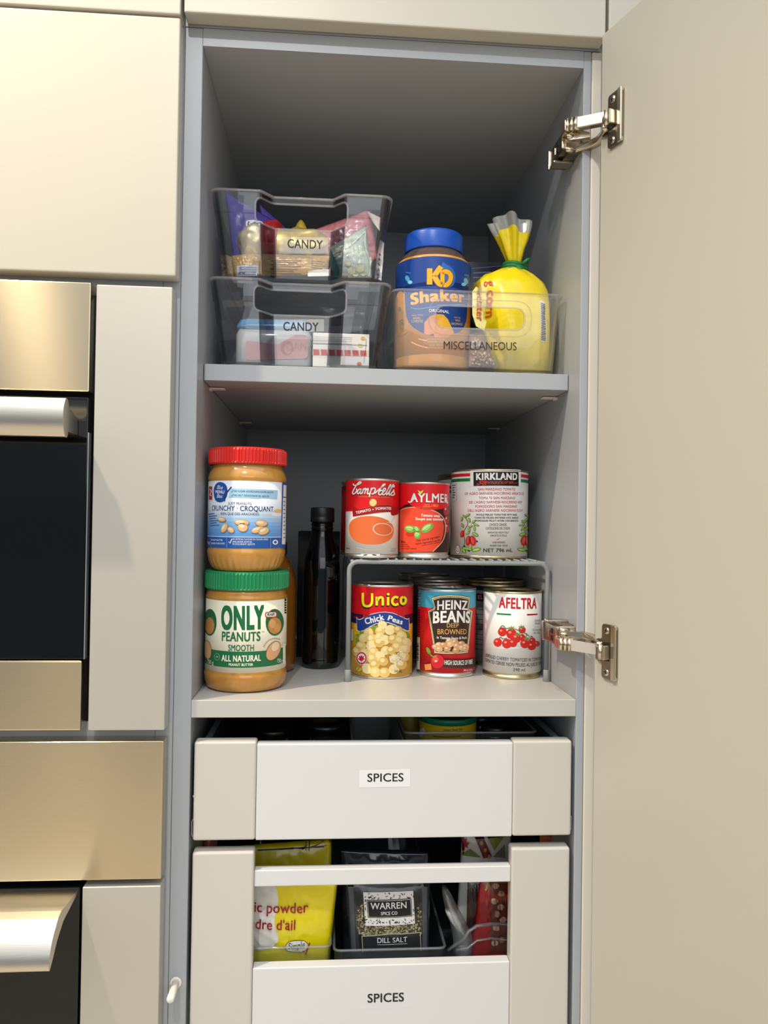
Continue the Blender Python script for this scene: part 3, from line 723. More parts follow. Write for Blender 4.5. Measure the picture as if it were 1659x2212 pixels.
a.poly([(190, 872), (215, 905), (260, 913), (350, 870), (480, 808), (640, 773), (760, 765), (900, 783), (1040, 838), (1140, 888), (1190, 905), (1220, 890), (1228, 1112), (1190, 1125), (1100, 1085), (960, 1005), (820, 958), (700, 953), (560, 985), (430, 1055), (320, 1120), (240, 1135), (205, 1108)], Bl, 3)
a.poly([(320, 870), (480, 800), (640, 765), (760, 758), (900, 776), (1040, 830), (1140, 880), (1140, 800), (320, 800)], R_, 2)
uni = [[(318, 372), (318, 560), (340, 630), (410, 650), (470, 620), (492, 560), (492, 380)], ]
for dx, dy, mat, ly, wd in ((-10, 26, paper('#1a1210'), 3, 52), (0, 0, paper('#2a0d0c'), 4, 62), (0, 0, Ye, 5, 50)):
    for st_ in ([(318, 375), (318, 545), (345, 622), (410, 640), (470, 615), (498, 550), (498, 380)], [(590, 450), (590, 625)], [(600, 530), (640, 470), (690, 465), (708, 510), (708, 625)], [(812, 455), (812, 622)], [(1010, 470), (950, 455), (900, 500), (900, 575), (950, 612), (1015, 590)], [(1110, 455), (1070, 480), (1065, 560), (1105, 595), (1150, 560), (1155, 490), (1112, 455)]):
        a.stroke([(x+dx, y+dy) for x, y in st_], wd, mat, ly, n=5)
    a.oval(815+dx, 400+dy, 34*wd/55, 30*wd/55, mat, ly)
for s_, p0, p1, h_ in (('Chick', (372, 1000), (742, 905), 120), ('Peas', (798, 912), (1085, 1005), 100)): a.text(s_, p0, p1, h_, Wh, 6, bold=.03)
random.seed(3)
pc_ = [paper(c) for c in ('#e9cf86', '#e2c273', '#efdba0', '#d9b45f')]
a.poly([(180, 1480), (260, 1200), (440, 1075), (700, 985), (900, 1000), (1100, 1110), (1220, 1300), (1235, 1600), (1150, 1950), (1000, 2060), (500, 2065), (240, 1950), (165, 1700)], paper('#b98a35'), 1, smooth=True)
for u, v, ro in ((540, 1080, 60), (240, 1230, 20), (300, 1190, 50), (200, 1330, 80), (760, 1080, 30), (960, 1060, 10), (1200, 1210, 60)): a.oval(u, v, 70, 34, paper('#6f9a34'), 2, rot=ro)
pts = [(425, 1155), (655, 1130), (850, 1110), (1010, 1110), (330, 1270), (480, 1290), (740, 1310), (905, 1290), (1080, 1230), (280, 1430), (480, 1420), (640, 1360), (760, 1520), (990, 1450), (1170, 1370), (200, 1540), (360, 1570), (530, 1550), (640, 1640), (880, 1520), (1140, 1490), (500, 1680), (300, 1660), (720, 1740), (940, 1690), (1130, 1640), (400, 1880), (545, 1800), (560, 1950), (740, 1960), (930, 1890), (1080, 1800), (640, 1250), (1050, 1330), (700, 1010)]
for i, (u, v) in enumerate(pts):
    s_ = 100+random.uniform(-12, 14); ro = random.uniform(-40, 40)
    a.oval(u, v, s_+8, s_*.92+6, paper('#a87a30'), 2+i*.02, rot=ro); a.oval(u, v, s_, s_*.92, pc_[i % 4], 3+i*.02, rot=ro); a.oval(u-20, v-24, s_*.5, s_*.42, paper('#eedba0'), 4+i*.02, rot=ro)
a.oval(292, 1672, 112, 132, Wh, 5.2); a.oval(292, 1672, 104, 124, paper('#c8323a'), 5.6); a.oval(292, 1672, 76, 92, Wh, 6)
a.poly([(292, 1598), (310, 1640), (345, 1625), (335, 1670), (365, 1690), (320, 1712), (325, 1735), (298, 1725), (298, 1760), (286, 1760), (286, 1725), (258, 1735), (264, 1712), (220, 1690), (250, 1670), (240, 1625), (274, 1640)], paper('#cf2530'), 6.4)
a.oval(240, 1890, 66, 60, paper('#8a6a1e'), 5.2); a.oval(240, 1890, 56, 50, paper('#d2a83a'), 5.6); a.stroke([(205, 1925), (250, 1860), (275, 1850)], 10, paper('#6a5218'), 6)
a.text('High in', (860, 1760), (1200, 1480), 120, Wh, 5.5, shear=.3, bold=.0); a.text('Fibre!', (960, 1860), (1180, 1660), 110, Wh, 5.5, shear=.3)
a.text('540 mL', (935, 1955), (1080, 1955), 50, paper('#2b2110'), 5.5)
a.rect(72, 1100, 125, 1320, Wh, 2)
a.b.obj('label', None, t)

# beans
k = Zc(890, 1240, 9.213); cx, cy, r = .2992, .1528, .0375
z = lambda u, v: frontz(cx, cy, r, *k(u, v))
t, a = can('baked beans can with turquoise top, red base and dark brown shield', cx, cy, r, 0, .1105, tin, (z(640, 1975), z(690, 305)), '#d31a22')
a.crop = k
band(a, z(690, 690), z(690, 305), paper('#3fa3bd'), 0)
a.poly([(300, 760), (380, 690), (1200, 690), (1260, 720), (1260, 780), (300, 780)], paper('#d31a22'), 1)
cream, brown = paper('#e8d9a8'), paper('#3a2820')
sh = [(400, 478), (560, 432), (760, 420), (980, 432), (1150, 470), (1120, 695), (1200, 740), (1165, 1000), (1110, 1560), (780, 1585), (450, 1570), (395, 1200), (320, 740), (430, 690), (445, 640)]
def shr(p, f, c=(770, 1000)): return [(c[0]+(x-c[0])*f, c[1]+(y-c[1])*f) for x, y in p]
a.poly(shr(sh, 1.02), paper('#4a2f1c'), 1.5); a.poly(sh, cream, 2); a.poly(shr(sh, .965), brown, 2.6); a.poly(shr(sh, .945), cream, 3); a.poly(shr(sh, .925), brown, 3.5)
a.text('HEINZ', (505, 712), (1095, 712), 178, white, 5, bold=.03, arc=.12)
a.text('BEANS', (420, 975), (1145, 972), 225, white, 5, bold=.035, arc=.14)
a.text('DEEP', (692, 1060), (925, 1060), 82, paper('#d9a35a'), 5, bold=.01); a.text('BROWNED', (510, 1195), (1075, 1195), 102, paper('#d9a35a'), 5, bold=.01, arc=.08)
a.text('In Tomato Sauce & Pork', (497, 1282), (1082, 1288), 50, white, 5, bold=.02)
bc = [paper(c) for c in ('#d8a77c', '#cf9866', '#e0b48c')]
for i, (u, v) in enumerate(((735, 1335), (850, 1350), (530, 1410), (470, 1450), (625, 1410), (760, 1400), (885, 1430), (975, 1385), (1060, 1440), (545, 1495), (700, 1490), (985, 1470), (1050, 1490), (870, 1510))):
    a.oval(u, v, 76, 60, paper('#8a5a34'), 4.5+i*.03, rot=i*37 % 60-30); a.oval(u, v, 69, 54, bc[i % 3], 5+i*.03, rot=i*37 % 60-30); a.oval(u-18, v-18, 24, 16, paper('#f3dcc2'), 5.6+i*.03)
a.oval(510, 1735, 132, 140, paper('#c8202a'), 4.2); a.oval(470, 1700, 60, 60, paper('#e2523c'), 4.6); a.oval(480, 1730, 26, 18, paper('#f6d6c6'), 5)
a.oval(335, 1530, 34, 78, paper('#6da33a'), 5, rot=-25); a.stroke([(350, 1570), (420, 1640), (500, 1620)], 22, paper('#7aa346'), 5)
a.poly([(255, 1800), (380, 1780), (400, 1900), (270, 1910)], paper('#e08a4a'), 5)
a.poly([(640, 1695), (1255, 1660), (1255, 1825), (600, 1850)], brown, 4); a.text('HIGH SOURCE OF FIBRE', (645, 1800), (1195, 1780), 88, white, 5.2, bold=.02)
a.text('398 mL / 14 fl oz', (1020, 1935), (1195, 1915), 40, white, 4)
a.poly([(95, 1250), (160, 1262), (158, 1900), (88, 1885)], white, 2)
for i in range(14): a.rect(100+i % 2*4, 1370+i*26, 140, 1381+i*26+(i % 3)*5, bk_, 3)
for i in range(6): a.stroke([(116, 360+i*55), (170-(i % 2)*12, 366+i*55)], 18, paper('#bcd6dc'), 2, smooth=False)
for i in range(11): a.stroke([(118, 720+i*48), (165, 712+i*48)], 14, paper('#5a0d10'), 2, smooth=False)
a.b.obj('label', None, t)

# cherry tomatoes
k = Zc(1030, 1240, 9.219); cx, cy, r = .3838, .1438, .0372
z = lambda u, v: frontz(cx, cy, r, *k(u, v))
t, a = can('white cherry tomato can standing next to the right rack leg', cx, cy, r, 0, .1095, tin_gold, (z(700, 1985), z(720, 360)), '#ece9e4')
a.crop = k
a.text('AFELTRA', (438, 665), (1185, 680), 208, paper('#c8242e'), 1, bold=.035)
a.poly([(398, 772), (682, 790), (680, 822), (398, 803)], paper('#1f8a4c'), 1); a.poly([(998, 793), (1208, 785), (1208, 812), (998, 825)], paper('#c3161f'), 1)
tr_ = paper('#d3261c'); trh = paper('#f09a84'); stm = paper('#6d6a34')
a.oval(640, 1470, 260, 24, paper('#d9d6d2'), 1)
for i, (u, v, aa) in enumerate(((510, 1150, 84), (690, 1190, 100), (900, 1110, 68), (790, 1270, 92), (420, 1360, 80), (600, 1385, 92), (720, 1370, 80), (900, 1260, 60), (955, 1385, 88), (1100, 1330, 62), (1195, 1390, 52), (1090, 1430, 82))):
    a.oval(u, v, aa+3, aa*1.02+3, paper('#8e1510'), 2+i*.04); a.oval(u, v, aa, aa*1.02, tr_, 2.5+i*.04); a.oval(u-aa*.3, v-aa*.3, aa*.3, aa*.24, trh, 3.1+i*.04)
for p in ([(455, 1090), (500, 1030), (545, 1040), (585, 1080), (700, 1070)], [(440, 1290), (480, 1255), (520, 1290), (600, 1275)], [(760, 1090), (870, 1140), (980, 1190), (1040, 1240)], [(1050, 1260), (1090, 1235), (1110, 1280)], [(930, 1290), (980, 1240), (990, 1180)]):
    a.stroke(p, 14, stm, 4)
for u, v in ((695, 1075), (890, 1055), (820, 1200), (990, 1290)):
    for q_ in range(6): an = q_*60+20; a.stroke([(u, v), (u+62*cos(radians(an)), v+44*sin(radians(an)))], 16, paper('#8c9a4a'), 4.3, smooth=False)
dgr = paper('#3b3a33')
a.text('UNPEELED CHERRY TOMATOES IN TOMATO JUICE', (172, 1640), (1400, 1695), 66, dgr, 1, bold=.004); a.text('TOMATES CERISE NON PELEES AU JUS DE TOMATE', (165, 1735), (1420, 1790), 66, dgr, 1, bold=.004)
a.text('398 ml', (722, 1935), (958, 1940), 62, dgr, 1)
for s_, x0, x1, y in (('CHOICE', 1148, 1262, 945), ('GRADE', 1155, 1252, 1000), ('CATEGORIE', 1112, 1275, 1130), ('DE CHOIX', 1130, 1262, 1188)): a.text(s_, (x0, y), (x1, y-3), 36, dgr, 1)
a.stroke([(1152, 1055), (1238, 1048)], 4, dgr, 1, smooth=False)
a.b.obj('label', None, t)
# tins standing behind the lower three
t, a2 = can('gold-rimmed can with a grey and navy label behind the cherry tomato can', .3795, .2275, .0400, 0, .1165, tin_gold, (.007, .109), '#8d8c88')
band(a2, .103, .109, paper('#1b2040'), 0); band(a2, .088, .0985, paper('#5b1426'), 0)
a2.text('EL', (1033, 1294), (1043, 1294), 8, white, 1)
for i in range(9): band(a2, .022+i*.0068, .0228+i*.0068, paper('#3a3b3c'), 0)
a2.b.obj('label', None, t)
for lb, X, Y in (('plain-rimmed can directly behind the baked beans can', .2965, .2385), ('can two rows behind the baked beans can', .2900, .3230)):
    t, a2 = can(lb, X, Y, .0385, 0, .1165, tin, (.007, .109), '#42403c'); a2.b.obj('label', None, t)

# ------------------------------------------------------------------ wire rack
rk = thing('wire_rack', 'grey coated wire shelf rack with one row of cans on it and one beneath', 'rack', (.293, .21, 0))
coat = M('#8d9192', .38)
x0, x1, yf, yb, rr = .1700, .4160, .0965, .335, .0029
ztop = ZR-.0029-.0016
def arch(y):
    pts = [(x0, y, .010)]
    for i in range(7): an = pi-i*pi/12; pts.append((x0+.011+.011*cos(an), y, ztop-.011+.011*sin(an)))
    for i in range(7): an = pi/2-i*pi/12; pts.append((x1-.011+.011*cos(an), y, ztop-.011+.011*sin(an)))
    return pts+[(x1, y, .010)]
for y in (yf, yb):
    q = B(); q.tube(arch(y), rr, 14, coat); q.obj('leg_frame', coat, rk)
    for x in (x0, x1):
        q = B(); q.tube([(x, y, 0), (x, y, .0004), (x, y, .0135), (x, y, .0145)], [.0036, .0042, .0039, .0032], 16, M('#8f9291', .5)); q.obj('foot_cap', None, rk)
q = B()
q.tube([(x0+.004, yf, ztop), (x0+.004, yb, ztop)], .0024, 10, coat); q.tube([(x1-.004, yf, ztop), (x1-.004, yb, ztop)], .0024, 10, coat)
for i in range(1, 22): X = x0+.004+(x1-x0-.008)*i/22; q.tube([(X, yf, ztop+.0029), (X, yb, ztop+.0029)], .0016, 8, coat)
for Y in (.155, .215, .275): q.tube([(x0+.004, Y, ztop), (x1-.004, Y, ztop)], .0016, 8, coat)
q.obj('wire_shelf', coat, rk)
# ------------------------------------------------------------------ jars
def jar_lid(b, cx, cy, r, z0, z1, mat, ribs=72, amp=.0006):
    n = ribs*4
    def rm(th, rr, z): return rr+(amp*(1 if (int(th/(2*pi)*n) % 4) < 2 else -1) if z0+.002 < z < z1-.002 and rr > r-.002 else 0)
    b.lathe([(r-.003, z0), (r-.0004, z0+.0002), (r, z0+.0012), (r, z0+.0024), (r-.0001, z0+.0026), (r-.0001, z1-.0034), (r-.0004, z1-.0016), (r-.002, z1-.0002), (r-.004, z1), (0, z1)], cx, cy, n, mat, smooth=False, rmod=rm)
butter = M('#b98335', .16, coat=.6, noise_amt=.12, nscale=90)
butter2 = M('#c28c3c', .16, coat=.6, noise_amt=.10, nscale=60)
# green-lidded
cx, cy, r = .0495, .0757, .0480
t = thing('peanut_butter_jar', 'peanut butter jar with a green lid and a cream label, beneath the red-lidded jar', 'jar', (cx, cy, 0))
q = B(); q.lathe([(0, .003), (.030, .003), (.036, .0004), (.0405, .0002), (.0448, .0026), (.0470, .0085), (.0478, .0150), (.0480, .0190), (.0473, .0203), (.0474, .0215), (.0470, .024), (.0468, .028), (.0468, .103), (.0474, .1045), (.0474, .1075), (.0462, .109), (.0466, .1105), (.0460, .113), (.044, .1155), (.044, .118)], cx, cy, 96, butter); q.obj('body', butter, t)
q = B(); jar_lid(q, cx, cy, .0486, .1148, .1362, M('#1f8a55', .38, bump=.05, bscale=500)); q.obj('lid', None, t)
S = Cyl(cx, cy, .0471); k = Zc(420, 1210, 4.879); z = lambda u, v: S.st(*k(u, v))[1]
zb, zt_ = z(530, 1192), z(560, 434)
bb = B(); bb.lathe([(.0466, zb), (.0471, zb), (.0471, zt_), (.0466, zt_)], cx, cy, 96, paper('#ece6cf'))
a = Art(S, bb, crop=k)
G = paper('#1d6b3f'); CW = paper('#f0ebd8')
band(a, z(530, 1135), z(530, 965), G, 0)
for s_, p0, p1, h_, bo in (('ONLY', (283, 722), (735, 715), 238, .05), ('PEANUTS', (290, 848), (695, 848), 96, .03), ('SMOOTH', (357, 955), (627, 955), 64, .02)): a.text(s_, p0, p1, h_, G, 1, bold=bo)
a.text('TM', (708, 762), (732, 762), 14, G, 1)
a.text('ALL NATURAL', (287, 1060), (700, 1058), 62, CW, 2, bold=.035); a.text('PEANUT BUTTER', (363, 1112), (617, 1112), 26, CW, 2, bold=.03)
a.text('750 g', (140, 1085), (203, 1100), 42, CW, 2); a.text('750 g', (868, 1080), (925, 1075), 40, CW, 2)
a.oval(240, 1018, 30, 38, paper('#7fae8c'), 2); a.oval(240, 1018, 25, 33, G, 2.5); a.oval(240, 1018, 14, 9, paper('#7fae8c'), 3)
# round emblem fields (plain green ovals with the small name badge)
a.oval(845, 655, 96, 142, G, 1); a.oval(165, 655, 70, 142, G, 1)
a.oval(845, 690, 70, 88, paper('#c58a4a'), 1.6); a.oval(820, 670, 34, 46, paper('#dba766'), 2); a.oval(872, 715, 32, 42, paper('#d39b58'), 2); a.oval(165, 690, 46, 88, paper('#c58a4a'), 1.6)
a.poly(fillet([(742, 545), (868, 540), (868, 602), (742, 606)], 26), paper('#c8202a'), 3); a.poly(fillet([(752, 552), (858, 548), (858, 594), (752, 598)], 20), CW, 3.5)
a.text('Kraft', (768, 588), (842, 582), 32, paper('#1c2a6e'), 4, bold=.03)
a.oval(830, 955, 68, 112, paper('#8a5a34'), 2.6, rot=28); a.oval(830, 955, 63, 106, paper('#d9a877'), 3, rot=28); a.oval(850, 910, 36, 52, paper('#ecd2ae'), 3.5, rot=28)
a.oval(140, 945, 42, 100, paper('#8a5a34'), 2.6, rot=-6); a.oval(140, 945, 38, 95, paper('#d9a877'), 3, rot=-6)
for i in range(12): an = radians(200+i*8); a.stroke([(850+128*cos(an), 965+140*sin(an)), (850+128*cos(an+.07), 965+140*sin(an+.07))], 14, paper('#b9804a'), 2.5, smooth=False)
a.rect(930, 880, 958, 1090, CW, 2); a.rect(948, 405, 968, 560, paper('#23301f'), 1)
for i in range(5): a.rect(952, 430+i*26, 966, 440+i*26, CW, 2)
a.b.obj('label', None, t)
# red-lidded
cx, cy, r = .0490, .0669, .0454
t = thing('peanut_butter_jar', 'red-lidded crunchy peanut butter jar with a blue and white label, stacked on the green-lidded jar', 'jar', (cx, cy, .1363))
z0 = .1363
def flute(th, rr, zz): return rr*(1+.012*cos(th*34)*max(0, min(1, (z0+.018-zz)/.010))*(1 if zz > z0+.003 else .3))
q = B(); q.lathe([(0, z0+.003), (.028, z0+.003), (.032, z0+.0003), (.0350, z0), (.0375, z0+.0015), (.0405, z0+.006), (.0432, z0+.012), (.0448, z0+.018), (.0453, z0+.0225), (.0446, z0+.0245), (.0444, z0+.026), (.0444, .2385), (.0452, .2400), (.0453, .2425), (.0440, .2475), (.0418, .2520), (.0405, .2540), (.0405, .2575), (.0395, .2600)], cx, cy, 204, butter2, rmod=flute); q.obj('body', butter2, t)
q = B(); jar_lid(q, cx, cy, .0447, .2572, .2762, M('#d3261f', .36, bump=.05, bscale=500)); q.obj('lid', None, t)
S = Cyl(cx, cy, .0447); k = Zc(420, 940, 4.879); z = lambda u, v: S.st(*k(u, v))[1]
zb, zt_ = z(530, 1193), z(500, 480)
bb = B(); bb.lathe([(.0442, zb), (.0447, zb), (.0447, zt_), (.0442, zt_)], cx, cy, 96, paper('#dfe5ee'))
a = Art(S, bb, crop=k)
for i, c_ in enumerate(('#d3deec', '#bcd2ea', '#9fc3e6', '#86b4e2', '#74a8de', '#669edb', '#5c96d6')): band(a, z(500, 1080), z(500, 790+i*40), paper(c_), i*.12)
band(a, zb, z(500, 1075), paper('#2358a6'), 1); band(a, z(500, 1078), z(500, 1070), paper('#c9dbf0'), 1.5)
nv = paper('#1f3566'); lb_ = paper('#a9d3ec'); wbl = paper('#eef2f7')
a.rect(155, 540, 190, 678, paper('#b5202c'), 2); a.stroke([(165, 570), (182, 590), (168, 625), (184, 640)], 8, wbl, 3)
a.poly([(205, 600), (215, 540), (240, 505), (275, 494), (320, 510), (345, 550), (350, 610), (335, 660), (300, 700), (260, 705), (222, 680)], paper('#1d4f9f'), 2, smooth=True)
a.text('MENU', (224, 612), (316, 616), 32, wbl, 3, bold=.02); a.text('Blue', (240, 566), (300, 572), 40, wbl, 3, shear=.4); a.text('Bleu', (238, 660), (298, 662), 40, wbl, 3, shear=.4)
a.stroke([(318, 698), (335, 620), (392, 545)], 12, nv, 3)
a.poly([(380, 560), (878, 582), (870, 676), (360, 655)], lb_, 1.4)
for y0, s_, x1 in ((602, 'NO SUGAR ADDED/SANS SUCRE AJOUTE', 830), (645, 'NO SALT ADDED/SANS SEL AJOUTE', 785)):
    a.text(s_, (418, y0-2), (x1, y0+12), 20, nv, 2, bold=.01); a.stroke([(388, y0-8), (396, y0), (412, y0-24)], 5, nv, 2, smooth=False)
a.text('JUST PEANUTS', (355, 730), (600, 736), 26, nv, 2); a.text('CRUNCHY \u00b7 CROQUANT', (187, 793), (830, 806), 52, nv, 2, bold=.008); a.text('RIEN QUE DES ARACHIDES', (280, 840), (680, 846), 26, nv, 2)
for i in range(6): a.stroke([(152+i*4, 834+i*24), (215+i*6+(i % 2)*20, 826+i*24)], 9, paper('#3a62a0'), 2, smooth=False)
pn, pl, pk = paper('#e3b981'), paper('#f2dcb8'), paper('#a97a42')
a.oval(880, 800, 48, 20, pn, 2); a.oval(870, 835, 60, 22, paper('#dce8f4'), 1.6)
for u, v, aa, bb_, ro in ((290, 890, 44, 26, 8), (318, 980, 56, 32, -60), (385, 1000, 40, 32, 40), (500, 922, 80, 34, 4), (510, 972, 56, 50, 10), (705, 930, 66, 36, 4), (665, 998, 72, 34, -16), (730, 1012, 62, 40, -20)):
    a.oval(u+4, v+8, aa, bb_, paper('#3f72b4'), 1.8, rot=ro); a.oval(u, v, aa, bb_, pk, 2.2, rot=ro); a.oval(u-2, v-3, aa-5, bb_-5, pn, 2.6, rot=ro); a.oval(u-aa*.2, v-bb_*.3, aa*.55, bb_*.4, pl, 3, rot=ro)
for s_, x0, x1, y in (('PEANUT BUTTER', 182, 300, 1112), ("BEURRE D'ARACHIDE", 182, 320, 1148), ('NO ARTIFICIAL FLAVOURS OR COLOURS ADDED', 402, 775, 1104), ('SANS AROME ARTIFICIEL', 402, 608, 1132), ('NI COLORANT AJOUTE', 402, 636, 1156)): a.text(s_, (x0, y), (x1, y+3), 18, wbl, 2.4)
a.text('1 kg', (135, 1140), (165, 1145), 30, wbl, 2.4)
a.stroke([(362, 1122), (376, 1140), (396, 1092)], 9, wbl, 2.4, smooth=False); a.oval(850, 1128, 28, 26, wbl, 2.2); a.oval(850, 1128, 16, 14, paper('#2358a6'), 2.6)
for x in (175, 340, 800): a.rect(x, 1082, x+3, 1185, paper('#9fbbe0'), 2)
a.poly([(922, 500), (975, 500), (975, 1190), (908, 1190)], paper('#2358a6'), 2.6); a.poly([(935, 525), (972, 530), (968, 650), (932, 648)], wbl, 3); a.poly([(930, 660), (968, 660), (955, 1150), (918, 1150)], wbl, 3)
for i in range(10): a.stroke([(934, 700+i*42), (952, 700+i*42)], 12, paper('#7f8794'), 3.4, smooth=False)
a.b.obj('label', None, t)

# amber jar and the black bottle
t = thing('amber_jar', 'tall amber jar peeping out behind the two stacked peanut butter jars', 'jar', (.0640, .1730, 0))
am = M('#8a5416', .18, coat=.5)
q = B(); q.lathe([(0, 0), (.034, 0), (.0385, .003), (.0395, .012), (.0395, .105), (.0385, .118), (.034, .134), (.027, .146), (.025, .150), (.025, .156)], .0640, .1730, 64, am); q.obj('body', am, t)
q = B(); q.lathe([(.0262, .150), (.0268, .151), (.0268, .165), (.0255, .1665), (0, .1665)], .0640, .1730, 64, M('#2a2522', .4)); q.obj('lid', None, t)
t = thing('glass_bottle', 'slim black bottle with a black cap between the jars and the cans', 'bottle', (.1360, .1933, 0))
bg = M('#050607', .05, 0, .7)
q = B(); q.lathe([(0, .002), (.018, .002), (.021, 0), (.0236, .002), (.0247, .006), (.0247, .012), (.0243, .014), (.0247, .016), (.0247, .128), (.0242, .138), (.0226, .147), (.0200, .156), (.0172, .166), (.0152, .174), (.0143, .180), (.0143, .1835), (.0150, .184), (.0150, .1855), (.0143, .186), (.0143, .1885), (.0150, .189), (.0150, .1905), (.0140, .191), (.0140, .194)], .1360, .1933, 72, bg); q.obj('body', bg, t)
q = B(); q.lathe([(.0145, .1925), (.0158, .1927), (.0160, .1940), (.0160, .1985), (.0156, .1990), (.0158, .2000), (.0158, .2108), (.0152, .2120), (.0135, .2123), (0, .2123)], .1360, .1933, 96, M('#121415', .45)); q.obj('cap', None, t)
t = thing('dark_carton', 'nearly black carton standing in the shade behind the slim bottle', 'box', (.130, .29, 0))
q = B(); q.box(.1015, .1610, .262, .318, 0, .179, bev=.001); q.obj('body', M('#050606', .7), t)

# ------------------------------------------------------------------ clear bins
def offset(poly, d):
    out = []; N = len(poly)
    for i in range(N):
        p = Vector(poly[i]); a = (p-Vector(poly[i-1])); b_ = (Vector(poly[(i+1) % N])-p)
        if a.length < 1e-9: a = b_
        if b_.length < 1e-9: b_ = a
        n1 = Vector((-a.y, a.x)).normalized(); n2 = Vector((-b_.y, b_.x)).normalized(); nn = (n1+n2)
        nn = nn.normalized() if nn.length > 1e-6 else n1
        out.append(tuple(p+nn*d/max(.5, nn.dot(n1))))
    return out
def bin_body(bot, top, z0, z1, wall=.0022, ledge=None, hole=None):
    """bot/top: counter-clockwise outlines with equal point counts"""
    def at(f): return [(x0+(x1-x0)*f, y0+(y1-y0)*f) for (x0, y0), (x1, y1) in zip(bot, top)]
    H = z1-z0; rings = []
    def ring(p, z): rings.append([Vector((x, y, z)) for x, y in p])
    ring(offset(at(0), .0020), z0); ring(offset(at(0), .0006), z0+.0007); ring(at(0), z0+.0022)
    if ledge:
        fl = (ledge-z0)/H; ring(at(fl), ledge-.0004); ring(offset(at(fl), -.0011), ledge+.0006)
        ring(offset(at(1), -.0011), z1-.0035)
    else: ring(at(.97), z1-.0035)
    ring(offset(at(1), -.0026), z1-.0026); ring(offset(at(1), -.0030), z1-.0008); ring(offset(at(1), -.0022), z1); ring(offset(at(1), .0006), z1); ring(offset(at(1), wall-.0008), z1-.0008)
    if ledge: ring(offset(at(fl), wall-.0011), ledge+.0010); ring(offset(at(fl), wall), ledge-.0006)
    ring(offset(at(0), wall), z0+.0040); ring(offset(at(0), wall+.0022), z0+.0024)
    q = B(); q.loft(rings, smooth=False); bmesh.ops.recalc_face_normals(q.bm, faces=q.bm.faces[:])
    me = bpy.data.meshes.new('tmp'); q.bm.to_mesh(me); q.bm.free(); o = bpy.data.objects.new('tmp', me); COL.objects.link(o)
    if hole:
        c = B(); c.prism(fillet(hole[0], hole[1], 7), 'y', hole[2], hole[3]); co = c.obj('tmpc', M('#888888'))
        md = o.modifiers.new('b', 'BOOLEAN'); md.operation = 'DIFFERENCE'; md.solver = 'EXACT'; md.object = co
    dg = bpy.context.evaluated_depsgraph_get(); ev = o.evaluated_get(dg); m2 = bpy.data.meshes.new_from_object(ev)
    r = B(); r.bm.from_mesh(m2)
    bpy.data.objects.remove(o)
    if hole: bpy.data.objects.remove(co)
    for f in r.bm.faces: f.material_index = 0
    return r
clearA = clear_plastic((.985, .985, .985), .005, .015, (.8, .82, .82), 1.0, 1.55)
clearB = clear_plastic((.985, .985, .98), .05, .02, (.95, .93, .90), 1.0, 1.5)
cornerM = clear_plastic((.52, .53, .57), .0, .03, (.5, .5, .5), 1.0, 1.55)  # dark tint carries the dark reflections of slants and corners as colour
lipM = clear_plastic((.80, .80, .80), .15, .05, (.95, .93, .93), 1.0, 1.6)
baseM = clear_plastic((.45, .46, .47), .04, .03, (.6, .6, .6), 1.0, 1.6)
rimM = M('#dfe3e2', .08, coat=1.0)
edgeM = clear_plastic((.86, .87, .87), .10, .03, (.9, .9, .9), 1.0, 1.7)
